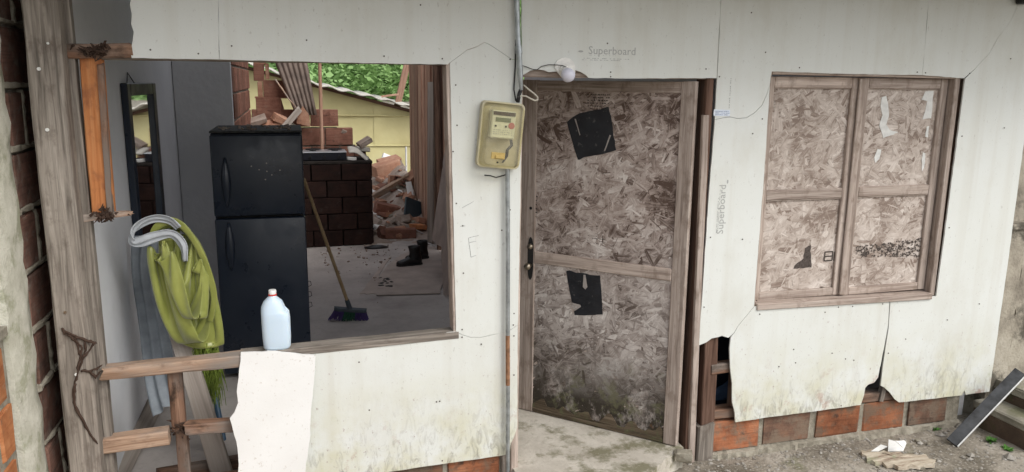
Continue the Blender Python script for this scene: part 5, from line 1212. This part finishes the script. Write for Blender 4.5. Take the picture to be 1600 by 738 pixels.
for i in range(n_):
    j = (i+1) % n_; mb.bm.faces.new((vb[i], vb[j], vt[j], vt[i])); mb.bm.faces.new((vt[i], vt[j], vi[j], vi[i])); mb.bm.faces.new((vi[i], vi[j], vc))
kk = NM('rotten_pale_wood', .9, .15); v = kk.co(scale=(2, 18, 8), rot=(0, 0, .15), shift=False); c = kk.ramp(kk.noise(v, 3, 7, .65), [(.3, (.22, .15, .11)), (.5, (.47, .40, .31)), (.7, (.62, .56, .46))]); c = kk.mix(kk.rng(kk.noise(kk.co(shift=False), 9, 5), .52, .62, 0, .6), c, (.36, .40, .26)); kk.col(c); kk.bump(kk.noise(v, 5, 6), .8, .006)
tag(mb.build('rotten_wood', kk.m, None, 50), 'pale rotten slab of wood lying on the dirt', 'wood')
def shard2(pix, z, th, mat, label):
    pts = [on_floor(x, y, z+dz) for x, y, dz in pix]; nrm = (pts[1]-pts[0]).cross(pts[2]-pts[0]).normalized()
    tag(MB().prism(pts, nrm*th).build('sheet_shard', M_[mat]), label, 'shard')
shard2([(1387, 706, 0), (1411, 706, 0), (1416, 694, .018), (1412, 689, .022), (1399, 691, .02), (1388, 688, .022)], .018, .006, 'scrap', 'white folded shard standing behind the rotten wood slab')
shard2([(1361, 706, 0), (1372, 706, 0), (1386, 699, .01), (1376, 696, .01)], .02, .006, 'scrap', 'small flat white shard left of the folded shard')
shard2([(1398, 689, .05), (1411, 700, .02), (1415, 690, .045)], .035, .004, 'scrap', 'small triangular white shard resting on the folded shard')
for i, (x, y, s, lab) in enumerate(((1433, 688, .016, 'round pale stone right of the folded shard'), (1451, 694, .014, 'pale stone near the metal strip'), (1372, 730, .012, 'pale stone below the rotten wood slab'), (1440, 731, .02, 'flat pale stone at the bottom edge by the wood slab'))):
    shard(on_floor(x, y, s*.25), (s*1.3, s*1.0, s*.55), (0, 0, i), 'mortar', lab, 'stone', None, 50+i, 'stone')
shard(on_floor(1068, 712, .085), (.08, .06, .05), (0, .05, -.5), 'mortar', 'mossy chip at the foot of the door jamb', 'rubble', None, 61)
# weeds
def weed(loc, n, L, label, seed):
    r_ = random.Random(seed); mb = MB()
    for i in range(n):
        a = r_.uniform(0, 6.283); l = L*r_.uniform(.5, 1); up = r_.uniform(.3, 1.0); d = Vector((math.cos(a), math.sin(a), up)).normalized(); s = Vector((-math.sin(a), math.cos(a), 0)); p = Vector(loc)+Vector((r_.uniform(-.01, .01), r_.uniform(-.01, .01), 0))
        m1, m2, m3 = p+d*l*.45+s*l*.22, p+d*l*.45-s*l*.22, p+d*l-Vector((0, 0, l*.25))
        mb.face((p, m1, m3)); mb.face((p, m3, m2))
    return tag(mb.build('weed', M_['plant']), label, 'weed', 'weeds by the steps')
weed(on_floor(1548, 690, 0), 26, .05, 'small bright weed at the foot of the lower step', 1)
weed(on_floor(1574, 704, 0), 22, .045, 'small weed nearest the lower right corner', 2)
weed((3.86, .0, .235), 24, .07, 'small weed growing on the upper step beside the pillar', 3)
weed(on_floor(1462, 672, 0), 20, .035, 'tiny weed at the foot of the brick course', 4)
# dark cloth inside the broken lower corner
mb = MB(); rows = [[(1.86+.03*i, .19+.05*mnoise.noise(Vector((i*.5, j*.4, 7)))+.004*j, .16+.04*j) for i in range(10)] for j in range(14)]
mb.rings(rows, False, False); o = mb.build('dark_cloth', M_['cloth_navy'], None, True); o.modifiers.new('t', 'SOLIDIFY').thickness = .006; tag(o, 'dark navy cloth seen through the broken corner by the door', 'cloth')
mb = MB(); rows = [[(1.93+.022*i, .155+.03*mnoise.noise(Vector((i*.6, j*.6, 3))), .235+.018*j*(.4+i*.09)) for i in range(9)] for j in range(7)]
mb.rings(rows, False, False); o = mb.build('blue_cloth', M_['cloth_blue'], None, True); o.modifiers.new('t', 'SOLIDIFY').thickness = .006; tag(o, 'faded blue cloth bunched on the plate in the broken corner', 'cloth')
